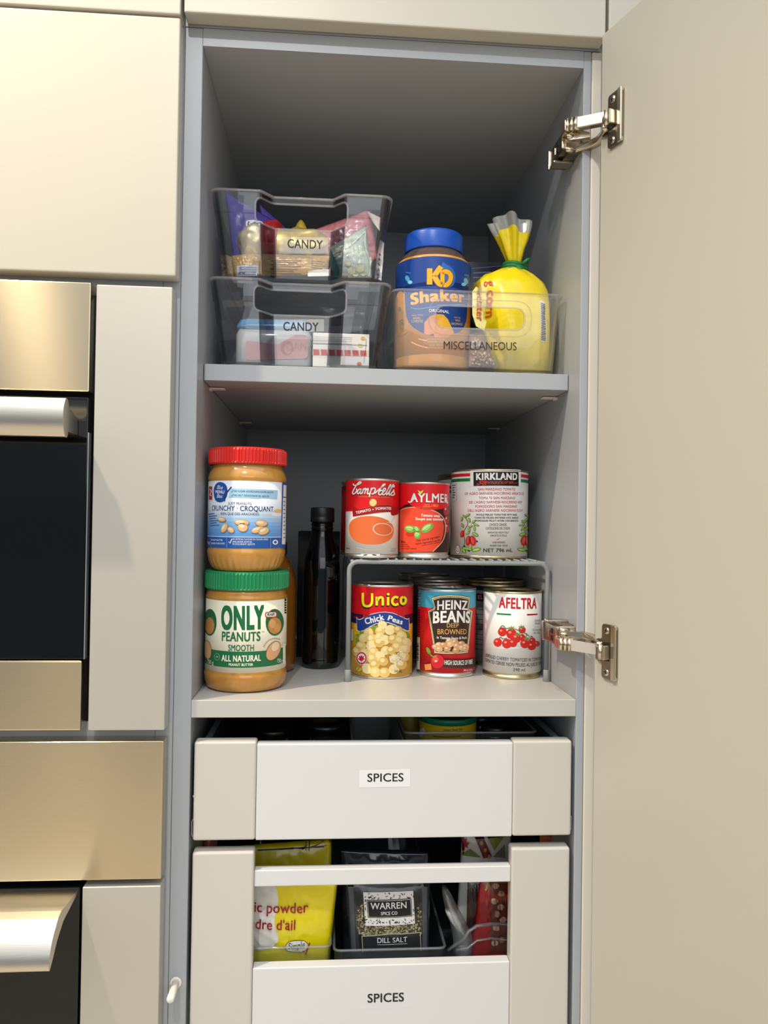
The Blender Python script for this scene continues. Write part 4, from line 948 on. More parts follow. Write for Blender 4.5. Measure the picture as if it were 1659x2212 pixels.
def candy_bin(z0, z1, label):
    t = thing('clear_bin', label, 'bin', (.108, .2, z0-.0036), 'stacked clear candy bins')
    def ol(xl, xr, yf, yb, rl, rr_, rec):
        return fillet([(xl, yf), (rl, yf), (rl+.0135, yf+rec), (rr_-.0135, yf+rec), (rr_, yf), (xr, yf), (xr, yb), (xl, yb)], [.012, .005, .005, .005, .005, .012, .012, .012], 4)
    bo, to = ol(.0165, .1990, .0520, .330, .0640, .1535, .0150), ol(.0045, .2105, .0462, .340, .0600, .1580, .0165)
    hz0, hz1 = z0+.0606, z0+.0896
    r = bin_body(bo, to, z0, z1, ledge=z1-.0265, hole=([(.0545, hz0), (.1605, hz0), (.1605, hz1), (.0545, hz1)], .0085, .02, .09))
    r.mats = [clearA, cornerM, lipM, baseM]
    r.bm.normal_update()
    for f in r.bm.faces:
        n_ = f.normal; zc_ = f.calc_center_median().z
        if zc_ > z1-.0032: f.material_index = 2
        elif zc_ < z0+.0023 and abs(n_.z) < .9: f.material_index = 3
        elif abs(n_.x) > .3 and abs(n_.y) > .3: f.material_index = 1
    body = r.obj('body', clearA, t, autosmooth=35)
    # rolled lip of the hand hole and bright moulded ridges
    q = B()
    lip = []
    zf = lambda zz: (zz-z0)/(z1-z0)
    def ysurf(x, zz):
        f = zf(zz); rl, rr_ = .0640+(.06-.064)*f, .1535+(.158-.1535)*f; yf = .052+(.0462-.052)*f; rec = .015+.0015*f
        if x < rl or x > rr_: return yf
        if x < rl+.0135: return yf+rec*(x-rl)/.0135
        if x > rr_-.0135: return yf+rec*(rr_-x)/.0135
        return yf+rec
    hp = fillet([(.0545, hz0), (.1605, hz0), (.1605, hz1), (.0545, hz1)], .0085, 6)
    dense = []
    for i in range(len(hp)):
        p, p2 = Vector(hp[i]), Vector(hp[(i+1) % len(hp)]); n_ = max(1, int((p2-p).length/.004))
        for k_ in range(n_): dense.append(tuple(p+(p2-p)*k_/n_))
    q.tube([(x, ysurf(x, zz)+.0004, zz) for x, zz in dense], .0013, 8, edgeM, closed=True)
    q.obj('hand_hole_lip', edgeM, t)
    for xa, xb in ((.028, .052), (.163, .187)):
        q = B(); q.box(xa, xb, .056, .068, z0-.0036, z0+.0002, edgeM, bev=.001); q.obj('foot', edgeM, t)
        q = B(); q.box(xa, xb, .300, .312, z0-.0036, z0+.0002, edgeM, bev=.001); q.obj('foot', edgeM, t)
    return t, ysurf
tape_dim = clear_tape(.30, (.80, .80, .78))
def bin_text(t, txt, y, quad, p0, p1, hpx):
    S = Plane((.1, y, .5), (1, 0, 0), (0, 0, 1)); a = Art(S); a.poly(quad, tape_dim, 0); a.text(txt, p0, p1, hpx, ink, 1, bold=.012)
    a.b.obj('label_tape', None, t, 'clear tape lettered '+txt)
tb1, ys = candy_bin(.3740, .4715, 'lower of the two stacked clear candy bins, resting on the upper shelf')
bin_text(tb1, 'CANDY', .0646, [(594, 690), (700, 690), (700, 716), (594, 719)], (612, 714), (688, 715.5), 18.5)
tb2, ys = candy_bin(.4753, .5728, 'upper of the two stacked clear candy bins, full of sweets')
bin_text(tb2, 'CANDY', .0643, [(603, 512), (709, 513), (709, 548), (603, 548)], (621, 535), (697, 538), 18.5)
t = thing('clear_bin', 'low clear bin lettered miscellaneous, holding a shaker jar and a yellow bag', 'bin', (.314, .2, .3704))
def ol2(xl, xr, yf, yb): return fillet([(xl, yf), (xr, yf), (xr, yb), (xl, yb)], .014, 7)
r = bin_body(ol2(.2185, .4085, .0505, .330), ol2(.2152, .4155, .0462, .338), .3740, .4655, wall=.0024, hole=([(.2645, .4222), (.3705, .4222), (.3705, .4480), (.2645, .4480)], .0125, .02, .08))
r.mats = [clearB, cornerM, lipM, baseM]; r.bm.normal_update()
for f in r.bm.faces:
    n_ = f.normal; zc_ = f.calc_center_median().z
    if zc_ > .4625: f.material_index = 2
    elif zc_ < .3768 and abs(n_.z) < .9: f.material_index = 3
r.obj('body', clearB, t, autosmooth=35)
q = B(); hp = fillet([(.2645, .4222), (.3705, .4222), (.3705, .4480), (.2645, .4480)], .0125, 8)
q.tube([(x, .0505-(zz-.374)/.0915*.0043+.0004, zz) for x, zz in hp], .0012, 8, edgeM, closed=True); q.obj('hand_hole_lip', edgeM, t)
q = B(); hp = fillet([(.2565, .4145), (.3785, .4145), (.3785, .4560), (.2565, .4560)], .020, 10)
q.tube([(x, .0505-(zz-.374)/.0915*.0043-.0002, zz) for x, zz in hp], .0006, 6, edgeM, closed=True); q.obj('moulded_ring', edgeM, t)
for xa, xb in ((.235, .262), (.368, .395)):
    q = B(); q.box(xa, xb, .0555, .068, .3704, .3742, edgeM, bev=.001); q.obj('foot', edgeM, t)
    q = B(); q.box(xa, xb, .300, .312, .3704, .3742, edgeM, bev=.001); q.obj('foot', edgeM, t)
S = Plane((.3, .0482, .4), (1, 0, 0), (0, 0, 1)); a = Art(S); a.text('MISCELLANEOUS', (958.5, 754.5), (1116, 757), 17.5, ink, 1)
a.b.obj('lettering', None, t)

# ------------------------------------------------------------------ shaker jar
cx, cy, r = .2690, .1050, .0468; zB = .3782
t = thing('shaker_jar', 'blue-lidded orange and blue shaker jar standing in the miscellaneous bin', 'jar', (cx, cy, zB))
powder = M('#dc9a3a', .2, coat=.5, noise_amt=.08, nscale=60)
q = B(); q.lathe([(0, zB+.002), (.038, zB+.002), (.042, zB), (.0455, zB+.003), (.0464, zB+.008), (.0464, .5010), (.0463, .5050), (.0450, .5105), (.0440, .5130)], cx, cy, 96, powder); q.obj('body', powder, t)
q = B(); q.lathe([(.0440, .5130), (.0415, .5180), (.0380, .5220), (.0350, .5240), (.0350, .528)], cx, cy, 96, M('#5a4b42', .12, coat=.8)); q.obj('shoulder', None, t, 'clear empty shoulder')
q = B(); q.lathe([(.0355, .5255), (.0362, .5257), (.0364, .527), (.0364, .5445), (.0358, .5470), (.0340, .5484), (.031, .5488), (0, .5488)], cx, cy, 96, M('#0f4fb8', .34, bump=.04, bscale=400)); q.obj('lid', None, t, 'bright blue screw lid')
S = Cyl(cx, cy, .0467); k = Zc(840, 470, 8.732); z = lambda u, v: S.st(*k(u, v))[1]
zt_ = z(900, 728); zb = S.st(925, 764)[1]
bb = B(); bb.lathe([(.0463, zb), (.0467, zb), (.0467, zt_), (.0463, zt_)], cx, cy, 96, paper('#e59a34'))
a = Art(S, bb, crop=k); Bk = paper('#12408f'); Yk = paper('#f2b21c')
band(a, z(900, 1290), zt_, Bk, 0)
a.poly([(1000, 870), (1110, 900), (1200, 960), (1250, 1080), (1240, 1220), (1180, 1300), (1000, 1290)], paper('#2a6cb5'), .6, smooth=True)
def letters(dx, dy, wd, mat, ly):
    for p in ([(770, 960), (768, 1265)], [(985, 925), (870, 1080), (850, 1110)], [(850, 1100), (940, 1240), (1010, 1262)]): a.stroke([(x+dx, y+dy) for x, y in p], wd, mat, ly, n=4)
    a.stroke([(1000+dx, 1050+dy), (1050+dx, 1020+dy), (1120+dx, 1035+dy), (1165+dx, 1100+dy), (1150+dx, 1200+dy), (1090+dx, 1270+dy), (1030+dx, 1270+dy)], wd*.85, mat, ly); a.stroke([(1010+dx, 1030+dy), (1010+dx, 1265+dy)], wd*.8, mat, ly, smooth=False)
letters(0, 4, 118, paper('#8a3c14'), 1); letters(0, 0, 98, Yk, 2)
for sx in ((350, 1150, 400, 1220), (1450, 1200, 1410, 1260)):
    a.oval(sx[0], sx[1], 38, 60, paper('#5fb3d9'), 1, rot=-20); a.oval(sx[2], sx[3], 46, 34, paper('#7fc6e4'), 1.5); a.stroke([(sx[0]-30, sx[1]-120), (sx[0]+60, sx[1]-100)], 22, paper('#3f7fc0'), 1, smooth=False)
k = Zc(840, 620, 8.732); a.crop = k
a.poly([(285, 0), (300, 100), (305, 260), (325, 540), (370, 660), (470, 770), (590, 845), (720, 905), (900, 930), (1150, 900), (1330, 850), (1400, 790), (1455, 650), (1475, 480), (1480, 330), (1500, 60), (1510, 0)], Bk, 0)
a.poly([(130, 240), (190, 60), (240, 80), (290, 130), (285, 0), (130, 0)], Bk, 0); a.poly([(160, 300), (185, 90), (230, 75), (275, 110), (300, 220), (300, 330)], paper('#e59a34'), .5)
a.text('Shaker', (420, 350), (1425, 305), 205, paper('#8a3c14'), 1.2, bold=.05); a.text('Shaker', (415, 340), (1420, 298), 205, paper('#f3b23e'), 2, bold=.04)
a.stroke([(410, 390), (560, 415), (760, 385), (900, 375)], 12, paper('#5b9ad0'), 1); a.stroke([(900, 345), (1150, 340), (1420, 330)], 12, paper('#5b9ad0'), 1)
a.text('ORIGINAL', (755, 470), (1135, 500), 56, white, 2, bold=.02)
tn = paper('#d8b070')
for s_, x0, x1, y, h_ in (('MADE WITH', 432, 640, 550, 24), ('REAL', 462, 605, 612, 42), ('CHEESE', 425, 645, 672, 46), ('FAIT DE', 1232, 1342, 590, 28), ('VRAI', 1245, 1340, 650, 42), ('FROMAGE', 1178, 1385, 718, 44)): a.text(s_, (x0, y), (x1, y+(8 if x0 > 1000 else -6)), h_, tn, 2, bold=.01)
a.poly([(665, 880), (670, 670), (780, 550), (890, 510), (1030, 520), (1110, 610), (1200, 800), (1230, 880), (1080, 960), (860, 950), (840, 880), (760, 910)], paper('#e88f4c'), 1.5)
a.poly([(890, 515), (1030, 520), (1110, 610), (1200, 800), (1050, 810), (950, 740), (895, 640)], Yk, 2)
a.poly([(670, 680), (780, 555), (870, 700), (860, 850), (700, 905)], paper('#ec9a6e'), 2)
for s_, x0, x1, y in (('NO ARTIFICIAL', 725, 1060, 1000), ('FLAVOURS, COLOURS', 730, 1100, 1048), ('SANS AROME', 755, 1050, 1112), ('NI COLORANT', 760, 1040, 1160)): a.text(s_, (x0, y), (x1, y+4), 30, paper('#f3c98c'), 1)
for p in ([(560, 975), (640, 1000), (720, 1010)], [(420, 1035), (560, 1100), (740, 1150)]): a.stroke(p, 24, paper('#eeb470'), .6)
olv = paper('#6a6a2a')
a.stroke([(245, 620), (210, 660), (225, 760), (230, 830)], 9, olv, 1); a.stroke([(245, 620), (290, 660), (275, 780), (268, 830)], 9, olv, 1); a.oval(250, 690, 26, 30, paper('#8c8034'), .8); a.stroke([(180, 900), (260, 880), (345, 840)], 34, paper('#b98a36'), .8); a.stroke([(175, 930), (260, 930), (345, 860)], 7, olv, 1); a.oval(205, 420, 26, 48, paper('#9a8634'), .8)
a.b.obj('label', None, t)
# ------------------------------------------------------------------ soft packs
ZMIN = -9
def pouch(b, tl, tr, br, bl, th, mat, nu=26, nv=26, wr=.0, seed=0, ws=60., puff=.5, seal=.06):
    tl, tr, br, bl = map(Vector, (tl, tr, br, bl)); nrm = (tr-tl).cross(bl-tl).normalized()
    if nrm.y > 0: nrm.negate()
    def f(side):
        def g(u, v):
            p = (tl*(1-u)+tr*u)*(1-v)+(bl*(1-u)+br*u)*v
            uu, vv = min(1, min(u, 1-u)/.5), min(1, max(0, min(v, 1-v)-seal*.5)/.5)
            k = (sin(pi*min(.5, uu*.5))**puff)*(sin(pi*min(.5, vv*.5))**puff)
            nz = noise.noise(Vector((u*ws*.06*7+seed*5, v*ws*.06*7, seed)))*wr+noise.noise(Vector((u*ws*.06*19+seed, v*ws*.06*15, 3+seed)))*wr*.4
            e = min(1, min(u, 1-u, v, 1-v)*12)
            p = p+nrm*(side*(th*k)+nz*(.25+.75*e)*(.4+.6*(k if th else 1)))
            p.z = max(p.z, ZMIN+.0004*(v < .97)+.004*max(0, .9-v)); return p
        return g
    b.grid(f(1), nu, nv, mat); b.grid(f(-1), nu, nv, mat)
    return nrm
def P(u, v, y): return onY(u, v, y)
glossbag = lambda c, **k_: M(c, .28, coat=.4, bump=.10, bscale=120, **k_)

# yellow bag tied at the neck
t = thing('popcorn_bag', 'yellow plastic bag of popping corn tied with a green twist, standing in the miscellaneous bin', 'bag', (.365, .115, .3770))
Yb = .112; yel = glossbag('#f0d60a', noise_amt=.06, nscale=120)
rows = [(790, 1066, 1184, .030), (783, 1060, 1189, .036), (765, 1050, 1190, .042), (735, 1040, 1188, .045), (700, 1028, 1188, .045), (665, 1020, 1186, .044), (640, 1018, 1182, .041), (620, 1022, 1172, .037), (603, 1040, 1152, .030), (592, 1066, 1134, .022), (584, 1090, 1126, .012), (577, 1098, 1124, .008)]
rings = []; NB = 72
for i, (v, ul, ur, dp) in enumerate(rows):
    L, R = onY(ul, v, Yb), onY(ur, v, Yb); c = (L+R)/2; hw = (R.x-L.x)/2; rg = []
    zz = max(c.z, .3785) if i else .3785
    for k_ in range(NB):
        th = 2*pi*k_/NB; cx_, sx_ = cos(th), sin(th)
        ex = abs(cx_)**.7*(1 if cx_ > 0 else -1); ey = abs(sx_)**.8*(1 if sx_ > 0 else -1)
        pleat = 1+(.10*sin(th*9+i) if i > 7 else .0)*min(1, (i-7)/3)
        n_ = noise.noise(Vector((cx_*2.2, sx_*2.2, i*.55)))*.0028+noise.noise(Vector((cx_*7, sx_*7, i*1.3)))*.0012
        x_ = min(c.x+hw*ex*pleat+n_, .4100)
        rg.append(Vector((x_, Yb+dp*ey*pleat+n_*1.5, zz+(n_*.8 if i else 0))))
    rings.append(rg)
q = B(); q.loft(rings, yel, smooth=True, cap0=True, cap1=False)
bv = bvh_of(q.bm); q.obj('bag', yel, t)
q = B(); fr = [(577, 1098, 1124, .008), (560, 1093, 1127, .011), (540, 1086, 1131, .014), (520, 1079, 1137, .017), (506, 1073, 1140, .019)]
def frill(rows_, mat, seed):
    rg = []
    for i, (v, ul, ur, dp) in enumerate(rows_):
        L, R = onY(ul, v, Yb), onY(ur, v, Yb); c = (L+R)/2; hw = (R.x-L.x)/2; o_ = []
        for k_ in range(NB):
            th = 2*pi*k_/NB; pl = 1+.22*sin(th*7+.8)*min(1, (i+seed)*.3)
            o_.append(Vector((c.x+hw*cos(th)*pl, Yb+dp*sin(th)*pl, c.z+.004*sin(th*3+1)*min(1, (i+seed)*.25))))
        rg.append(o_)
    return rg
q.loft(frill(fr, None, 0), yel, smooth=True, cap0=False, cap1=False); q.obj('gathered_top', yel, t)
q = B(); fr2 = [(506, 1073, 1140, .019), (496, 1068, 1142, .021), (480, 1061, 1143, .023)]
film = clear_plastic((.93, .93, .9), .34, .12, (.9, .9, .86))
q.loft(frill(fr2, None, 4), film, smooth=True, cap0=False, cap1=False); q.obj('film_edge', film, t, 'clear crinkled edge of the bag mouth')
q = B(); n0 = onY(1112, 581, Yb); gt = M('#1f7a3a', .5)
for dz in (-.0035, 0, .0035):
    q.tube([n0+Vector((.0150*cos(a_*pi/8), .0125*sin(a_*pi/8), dz+.0015*sin(a_*pi/4))) for a_ in range(16)], .0024, 8, gt, closed=True)
q.tube([n0+Vector((.006, -.013, .002)), n0+Vector((.012, -.016, .007)), n0+Vector((.017, -.012, .010))], [.0022, .002, .001], 8, gt)
q.tube([n0+Vector((-.002, -.013, 0)), n0+Vector((.004, -.017, -.006)), n0+Vector((.010, -.014, -.009))], [.0022, .002, .001], 8, gt)
q.obj('twist_tie', gt, t)
S = Plane((.36, Yb-.05, .45), (0, 0, -1), (1, 0, 0), bvh=bv, step=.0025)
a = Art(S, dh=.0007); og = paper('#c9501c'); pale = paper('#f2e58c')
a.poly([(1020, 680), (1020, 630), (1040, 603), (1062, 592), (1058, 640), (1052, 690), (1046, 715), (1028, 705)], pale, 0)
a.text('g corn', (1058, 596), (1057, 676), 17, og, 1, bold=.02); a.text("s \u00e9clater", (1030, 612), (1029, 694), 15, og, 1, bold=.02)
a.b.obj('lettering', None, t)
S = Plane((.36, Yb-.05, .45), (1, 0, 0), (0, 0, 1), bvh=bv, step=.0025); a = Art(S, dh=.0007)
a.poly([(1170, 645), (1183, 645), (1186, 735), (1172, 735)], white, 0)
for i in range(22): a.poly([(1172, 650+i*3.8), (1183, 652+i*3.8), (1183, 653.6+i*3.8+(i % 3)*.5), (1172, 651.6+i*3.8)], bk_, 1)
a.b.obj('barcode_label', None, t)

# bag of brown seeds, navy box
ZMIN = .3772
t = thing('seed_bag', 'small clear bag of brown seeds slumped between the shaker jar and the yellow bag', 'bag', (.335, .09, .3772))
seedm = M('#8d7060', .4, noise_amt=.35, nscale=260, bump=.5, bscale=260)
q = B(); pouch(q, P(1013, 722, .082), P(1040, 716, .09), P(1072, 792, .072), P(1012, 793, .072), .009, seedm, wr=.002, seed=4); sb = q.obj('filling', seedm, t)
random.seed(11); q = B(); sl = [M(c, .35) for c in ('#b39a86', '#7a5c4c', '#c8b4a0', '#93735f')]
for i in range(90):
    u_, v_ = random.uniform(.12, .9), random.uniform(.25, .95)
    pt = (P(1013, 722, .082)*(1-u_)+P(1040, 716, .09)*u_)*(1-v_)+(P(1012, 793, .072)*(1-u_)+P(1072, 792, .072)*u_)*v_
    q.ball(pt+Vector((0, -.0085*sin(pi*u_)**.5*sin(pi*v_)**.3, 0)), .0017, sl[i % 4], (1.5, .7, .9), 1, Matrix.Rotation(random.uniform(0, 3), 3, 'Y'))
so = q.obj('seeds', None, t); so['kind'] = 'stuff'
t = thing('navy_box', 'dark navy carton standing at the back of the miscellaneous bin', 'box', (.33, .20, .3766))
q = B(); A_, B_ = onY(1016, 566, .175), onY(1091, 559, .175); q.box(A_.x-.02, B_.x, .175, .205, .3766, A_.z+.001, M('#10182e', .35, coat=.3), bev=.0008); q.obj('carton', None, t)
S = Plane((.3, .1748, .5), (1, 0, 0), (0, 0, 1)); a = Art(S); dt = paper('#5f7396')
for y in (590, 600, 612): a.stroke([(1022, y), (1060, y-2)], 3, dt, 0, smooth=False)
a.stroke([(1019, 580), (1090, 574)], 1.5, dt, 0, smooth=False); a.b.obj('print', None, t)

# ------------------------------------------------------------------ sweets in the upper bin (floor of the bin at z = .4777)
zf = .4790; ZMIN = .4788
t = thing('snack_bag', 'purple snack bag leaning in the corner of the upper candy bin', 'bag', (.045, .13, zf))
pur = glossbag('#4b3f96'); q = B()
pouch(q, P(486, 412, .125), P(606, 486, .125), P(602, 600, .105), P(508, 600, .105), .010, pur, wr=.004, seed=2); bv = bvh_of(q.bm); pouch(q, P(560, 440, .16), P(632, 505, .16), P(625, 560, .15), P(575, 560, .15), .006, pur, wr=.004, seed=8)
q.obj('bag', pur, t)
S = Plane((.04, .10, .53), (1, 0, 0), (0, 0, 1), bvh=bv, step=.0025); a = Art(S, dh=.0007)
a.poly(fillet([(530, 467), (566, 468), (566, 500), (530, 500)], 6), white, 0); a.text('140', (533, 482), (564, 483), 11.5, ink, 1, bold=.02); a.text('CALORIES', (533, 488.5), (563, 489), 4, ink, 1); a.text('PER 1 PACK', (534, 493), (562, 493), 3, ink, 1); a.text('40 g', (539, 498), (556, 498), 3.6, ink, 1)
a.b.obj('calorie_badge', None, t)
foil = M('#ecca4e', .30, .55, bump=.5, bscale=160); foil2 = M('#d8c690', .30, .6, bump=.6, bscale=140)
t = thing('foil_chocolate', 'lumpy gold foil wrapped chocolate with a red ribbon, lying across the upper candy bin', 'sweet', tuple(P(590, 540, .10)-Vector((0, 0, .018))))
q = B(); q.ball(P(548, 525, .100), .0205, foil2, (.95, .8, 1.0), 4, None, .22, 3)
q.ball(P(655, 526, .105), .0265, foil, (1.15, .75, .66), 4, None, .30, 7)
q.loft([[P(650+dx*f, v, .105)+Vector((0, dy*f, 0)) for dx, dy in ((-17, -.007), (0, -.011), (17, -.007), (17, .007), (0, .010), (-17, .007))] for v, f in ((510, 1.0), (495, .72), (483, .42), (476, .14))], foil, smooth=True)
q.loft([[P(560+dx*f, v, .102)+Vector((0, dy*f, 0)) for dx, dy in ((-9, -.004), (0, -.007), (9, -.004), (9, .004), (0, .006), (-9, .004))] for v, f in ((512, 1.0), (500, .9), (490, .7), (487, .3))], foil, smooth=True)
q.loft([[P(u, 530, .104)+Vector((0, rr_*cos(a_*pi/12)*.85, rr_*sin(a_*pi/12))) for a_ in range(24)] for u, rr_ in ((556, .016), (580, .0190), (606, .0200), (630, .019))], foil, smooth=True)
q.obj('foil_body', foil, t)
q = B(); q.loft([[P(u+8*cos(a_*pi/14), 524, .1035)+Vector((0, rr_*cos(a_*pi/14)*.95, rr_*sin(a_*pi/14)*1.05)) for a_ in range(28)] for u, rr_ in ((572, .0215), (578, .0245), (600, .0255), (606, .0222))], M('#b3202c', .4, bump=.2, bscale=300), smooth=True); q.obj('ribbon', None, t, 'red ribbon band')
t = thing('chocolate_bar_pack', 'pale gold wrapped bar pack with small print at the front of the upper candy bin', 'packet', (.105, .08, zf))
wrap = M('#d3a862', .3, .25, coat=.3, bump=.35, bscale=110); q = B()
pouch(q, P(565, 548, .085), P(716, 553, .085), P(712, 595, .080), P(560, 596, .080), .008, wrap, wr=.0025, seed=5)
bv = bvh_of(q.bm); q.obj('wrapper', wrap, t)
S = Plane((.1, .07, .49), (1, 0, 0), (0, 0, 1), bvh=bv, step=.0025); a = Art(S, dh=.0007); br_ = paper('#8a6430')
for i in range(7): a.stroke([(585+(i % 2)*4, 559+i*4.6), (650-(i % 3)*8, 560+i*4.6)], 1.7, br_, 0, smooth=False)
for i in range(4): a.stroke([(672, 560+i*5), (702-(i % 2)*5, 561+i*5)], 1.6, br_, 0, smooth=False)
a.poly([(665, 582), (714, 576), (714, 597), (665, 598)], white, 1); a.b.obj('print', None, t)
t = thing('chocolate_bar_pack', 'gold wrapped pack with a white barcode end at the left of the upper candy bin', 'packet', (.04, .09, zf))
q = B(); pouch(q, P(500, 552, .095), P(566, 546, .095), P(562, 597, .085), P(508, 598, .085), .009, wrap, wr=.003, seed=9); bv = bvh_of(q.bm); q.obj('wrapper', wrap, t)
S = Plane((.03, .07, .49), (1, 0, 0), (0, 0, 1), bvh=bv, step=.0025); a = Art(S, dh=.0007); a.poly([(508, 567), (556, 565), (556, 597), (512, 597)], paper('#d7dbe8'), 0)
for i in range(6): a.stroke([(514, 572+i*4.2), (553, 571+i*4.2)], 1.3, paper('#8d94a8'), 1, smooth=False)
a.b.obj('barcode', None, t)
t = thing('paper_wrapper', 'crumpled tan wrapper at the far left of the upper candy bin', 'wrapper', (.026, .10, zf))
q = B(); tanm = M('#a3875f', .45, bump=.4, bscale=120); pouch(q, P(484, 548, .11), P(503, 556, .10), P(506, 598, .09), P(480, 598, .09), .005, tanm, wr=.004, seed=12); q.obj('wrapper', tanm, t)
t = thing('sweet_bag', 'shiny pink and clear bag of sweets at the right of the upper candy bin', 'bag', (.17, .15, zf))
pk_ = M('#cf7f86', .25, coat=.6, bump=.5, bscale=70, noise_amt=.25, nscale=40); q = B()
pouch(q, P(668, 500, .150), P(800, 452, .135), P(818, 560, .130), P(690, 595, .150), .014, pk_, wr=.006, seed=6); q.obj('bag', pk_, t)
q = B(); pl_ = M('#e6d6cc', .3, coat=.3); pouch(q, P(792, 456, .128), P(822, 470, .118), P(820, 500, .108), P(806, 480, .112), .003, pl_, wr=.002, seed=3); q.obj('folded_flap', pl_, t, 'cream folded flap')
t = thing('sweet_pouch', 'milky green zip pouch of pale sweets beside the gold bars in the upper candy bin', 'pouch', (.165, .088, zf))
mk = M('#aebdb0', .32, coat=.3, bump=.15, bscale=60, noise_amt=.14, nscale=55); q = B()
pouch(q, P(712, 535, .094), P(791, 486, .092), P(803, 600, .084), P(728, 602, .084), .010, mk, wr=.003, seed=15, puff=.4)
bv = bvh_of(q.bm); q.obj('pouch', mk, t)
S = Plane((.16, .07, .5), (1, 0, 0), (0, 0, 1), bvh=bv, step=.0025); a = Art(S, dh=.0007)
a.poly([(712, 540), (722, 545), (735, 585), (732, 600), (722, 600), (714, 570)], paper('#4f9a8c'), 0)
a.stroke([(716, 540), (738, 532), (762, 520), (790, 488)], 2.2, paper('#d7e4da'), 1); a.stroke([(791, 488), (790, 525), (801, 560), (798, 590)], 2.4, paper('#dfe8de'), 1)
for u, v, w_ in ((760, 580, 9), (778, 575, 10), (745, 590, 8), (785, 590, 8), (768, 592, 7), (752, 565, 7)): a.oval(u, v, w_, w_*.8, paper('#c9c4a0'), .6)
a.b.obj('rim_and_fill', None, t)
t = thing('barcode_packet', 'white packet edge with dark print pressed against the right side of the upper candy bin', 'packet', (.19, .10, zf))
q = B(); pouch(q, P(821, 518, .105), P(829, 524, .095), P(824, 607, .080), P(808, 603, .088), .003, white, wr=.001, seed=20); bv = bvh_of(q.bm); q.obj('packet', white, t)
S = Plane((.2, .07, .5), (1, 0, 0), (0, 0, 1), bvh=bv, step=.0025); a = Art(S, dh=.0007)
for i in range(6): a.stroke([(822-i*1.2, 534+i*12), (824-i*1.2, 540+i*12)], 2.4, paper('#3a4378'), 0, smooth=False)
a.b.obj('print', None, t)

# things in the lower bin
zf2 = .3782
t = thing('sweet_tub', 'blue and pink frosted tub of sweets in the lower candy bin', 'tub', (.08, .12, zf2))
A_, B_ = P(507, 785, .088), P(672, 787, .088); ztop_ = P(560, 685, .088).z; zmid = P(560, 711, .088).z
def rtub(z0_, z1_, mat, ins=0., rad=.016):
    q = B(); pl = fillet([(A_.x+ins, .088+ins), (B_.x-ins, .088+ins), (B_.x-ins, .165), (A_.x+ins, .165)], rad, 8)
    rg = [[Vector((x, y, z0_)) for x, y in offset(pl, .003)], [Vector((x, y, z0_+.003)) for x, y in pl], [Vector((x, y, z1_-.009)) for x, y in pl], [Vector((x, y, z1_-.003)) for x, y in offset(pl, .003)], [Vector((x, y, z1_)) for x, y in offset(pl, .009)]]
    q.loft(rg, mat, smooth=True); return q
frost = M('#cfcfcc', .4, coat=.2); blueT = M('#6faedb', .32, coat=.3)
q = rtub(zf2, zmid+.004, frost, 0, .012); q.obj('body', frost, t)
q = rtub(zmid, ztop_, blueT, -.0006, .018); q.obj('lid', blueT, t)
S = Plane((.08, .0874, .4), (1, 0, 0), (0, 0, 1)); a = Art(S)
a.poly(fillet([(530, 735), (600, 745), (640, 722), (665, 725), (665, 775), (530, 778)], 10), paper('#d9aaa6'), 0); a.oval(620, 752, 14, 16, paper('#cd8f8c'), 1); a.oval(622, 754, 8, 10, paper('#d9aaa6'), 2)
for y in (692, 698, 703): a.stroke([(520, y), (590, y+2)], 2, paper('#3f8cc4'), 3, smooth=False)
a.b.obj('print', None, t)
t = thing('sweet_box', 'flat white box with a red dashed stripe in the lower candy bin', 'box', (.16, .12, zf2))
A_, B_ = P(675, 790, .078), P(797, 793, .078); zt2 = P(735, 720, .078).z
q = B(); q.box(A_.x, B_.x, .078, .135, zf2, zt2, white, bev=.0008); q.obj('carton', None, t)
S = Plane((.15, .0778, .4), (1, 0, 0), (0, 0, 1)); a = Art(S)
a.poly([(675, 754), (796, 757), (796, 770), (675, 767)], paper('#d7d6c8'), 0)
for i in range(7): a.poly([(676+i*17, 754.5+i*.4), (689+i*17, 755+i*.4), (690+i*17, 767+i*.4), (677+i*17, 767+i*.4)], paper('#d05a58'), 1)
for y in (727, 731, 735, 741): a.stroke([(676, y), (760, y+2)], 1, paper('#c9c8d0'), 0, smooth=False)
for u, v, c_ in ((784, 731, '#e2b45a'), (778, 746, '#dfd27a'), (776, 786, '#d9694a')): a.oval(u, v, 5, 4, paper(c_), 1)
a.stroke([(676, 742), (793, 746)], 1.2, paper('#8d8f92'), 1, smooth=False); a.stroke([(791, 732), (789, 760), (786, 784)], 1.0, paper('#8d8f92'), 1)
a.b.obj('print', None, t)

t = thing('dark_packet', 'dark navy packet at the back of the lower candy bin, behind its hand hole', 'packet', (.108, .26, zf2))
ZMIN = zf2; q = B(); nm = M('#10141f', .22, coat=.6, bump=.3, bscale=60); pouch(q, (.030, .285, .452), (.188, .285, .450), (.186, .255, zf2), (.032, .255, zf2), .016, nm, wr=.004, seed=52); q.obj('packet', nm, t)

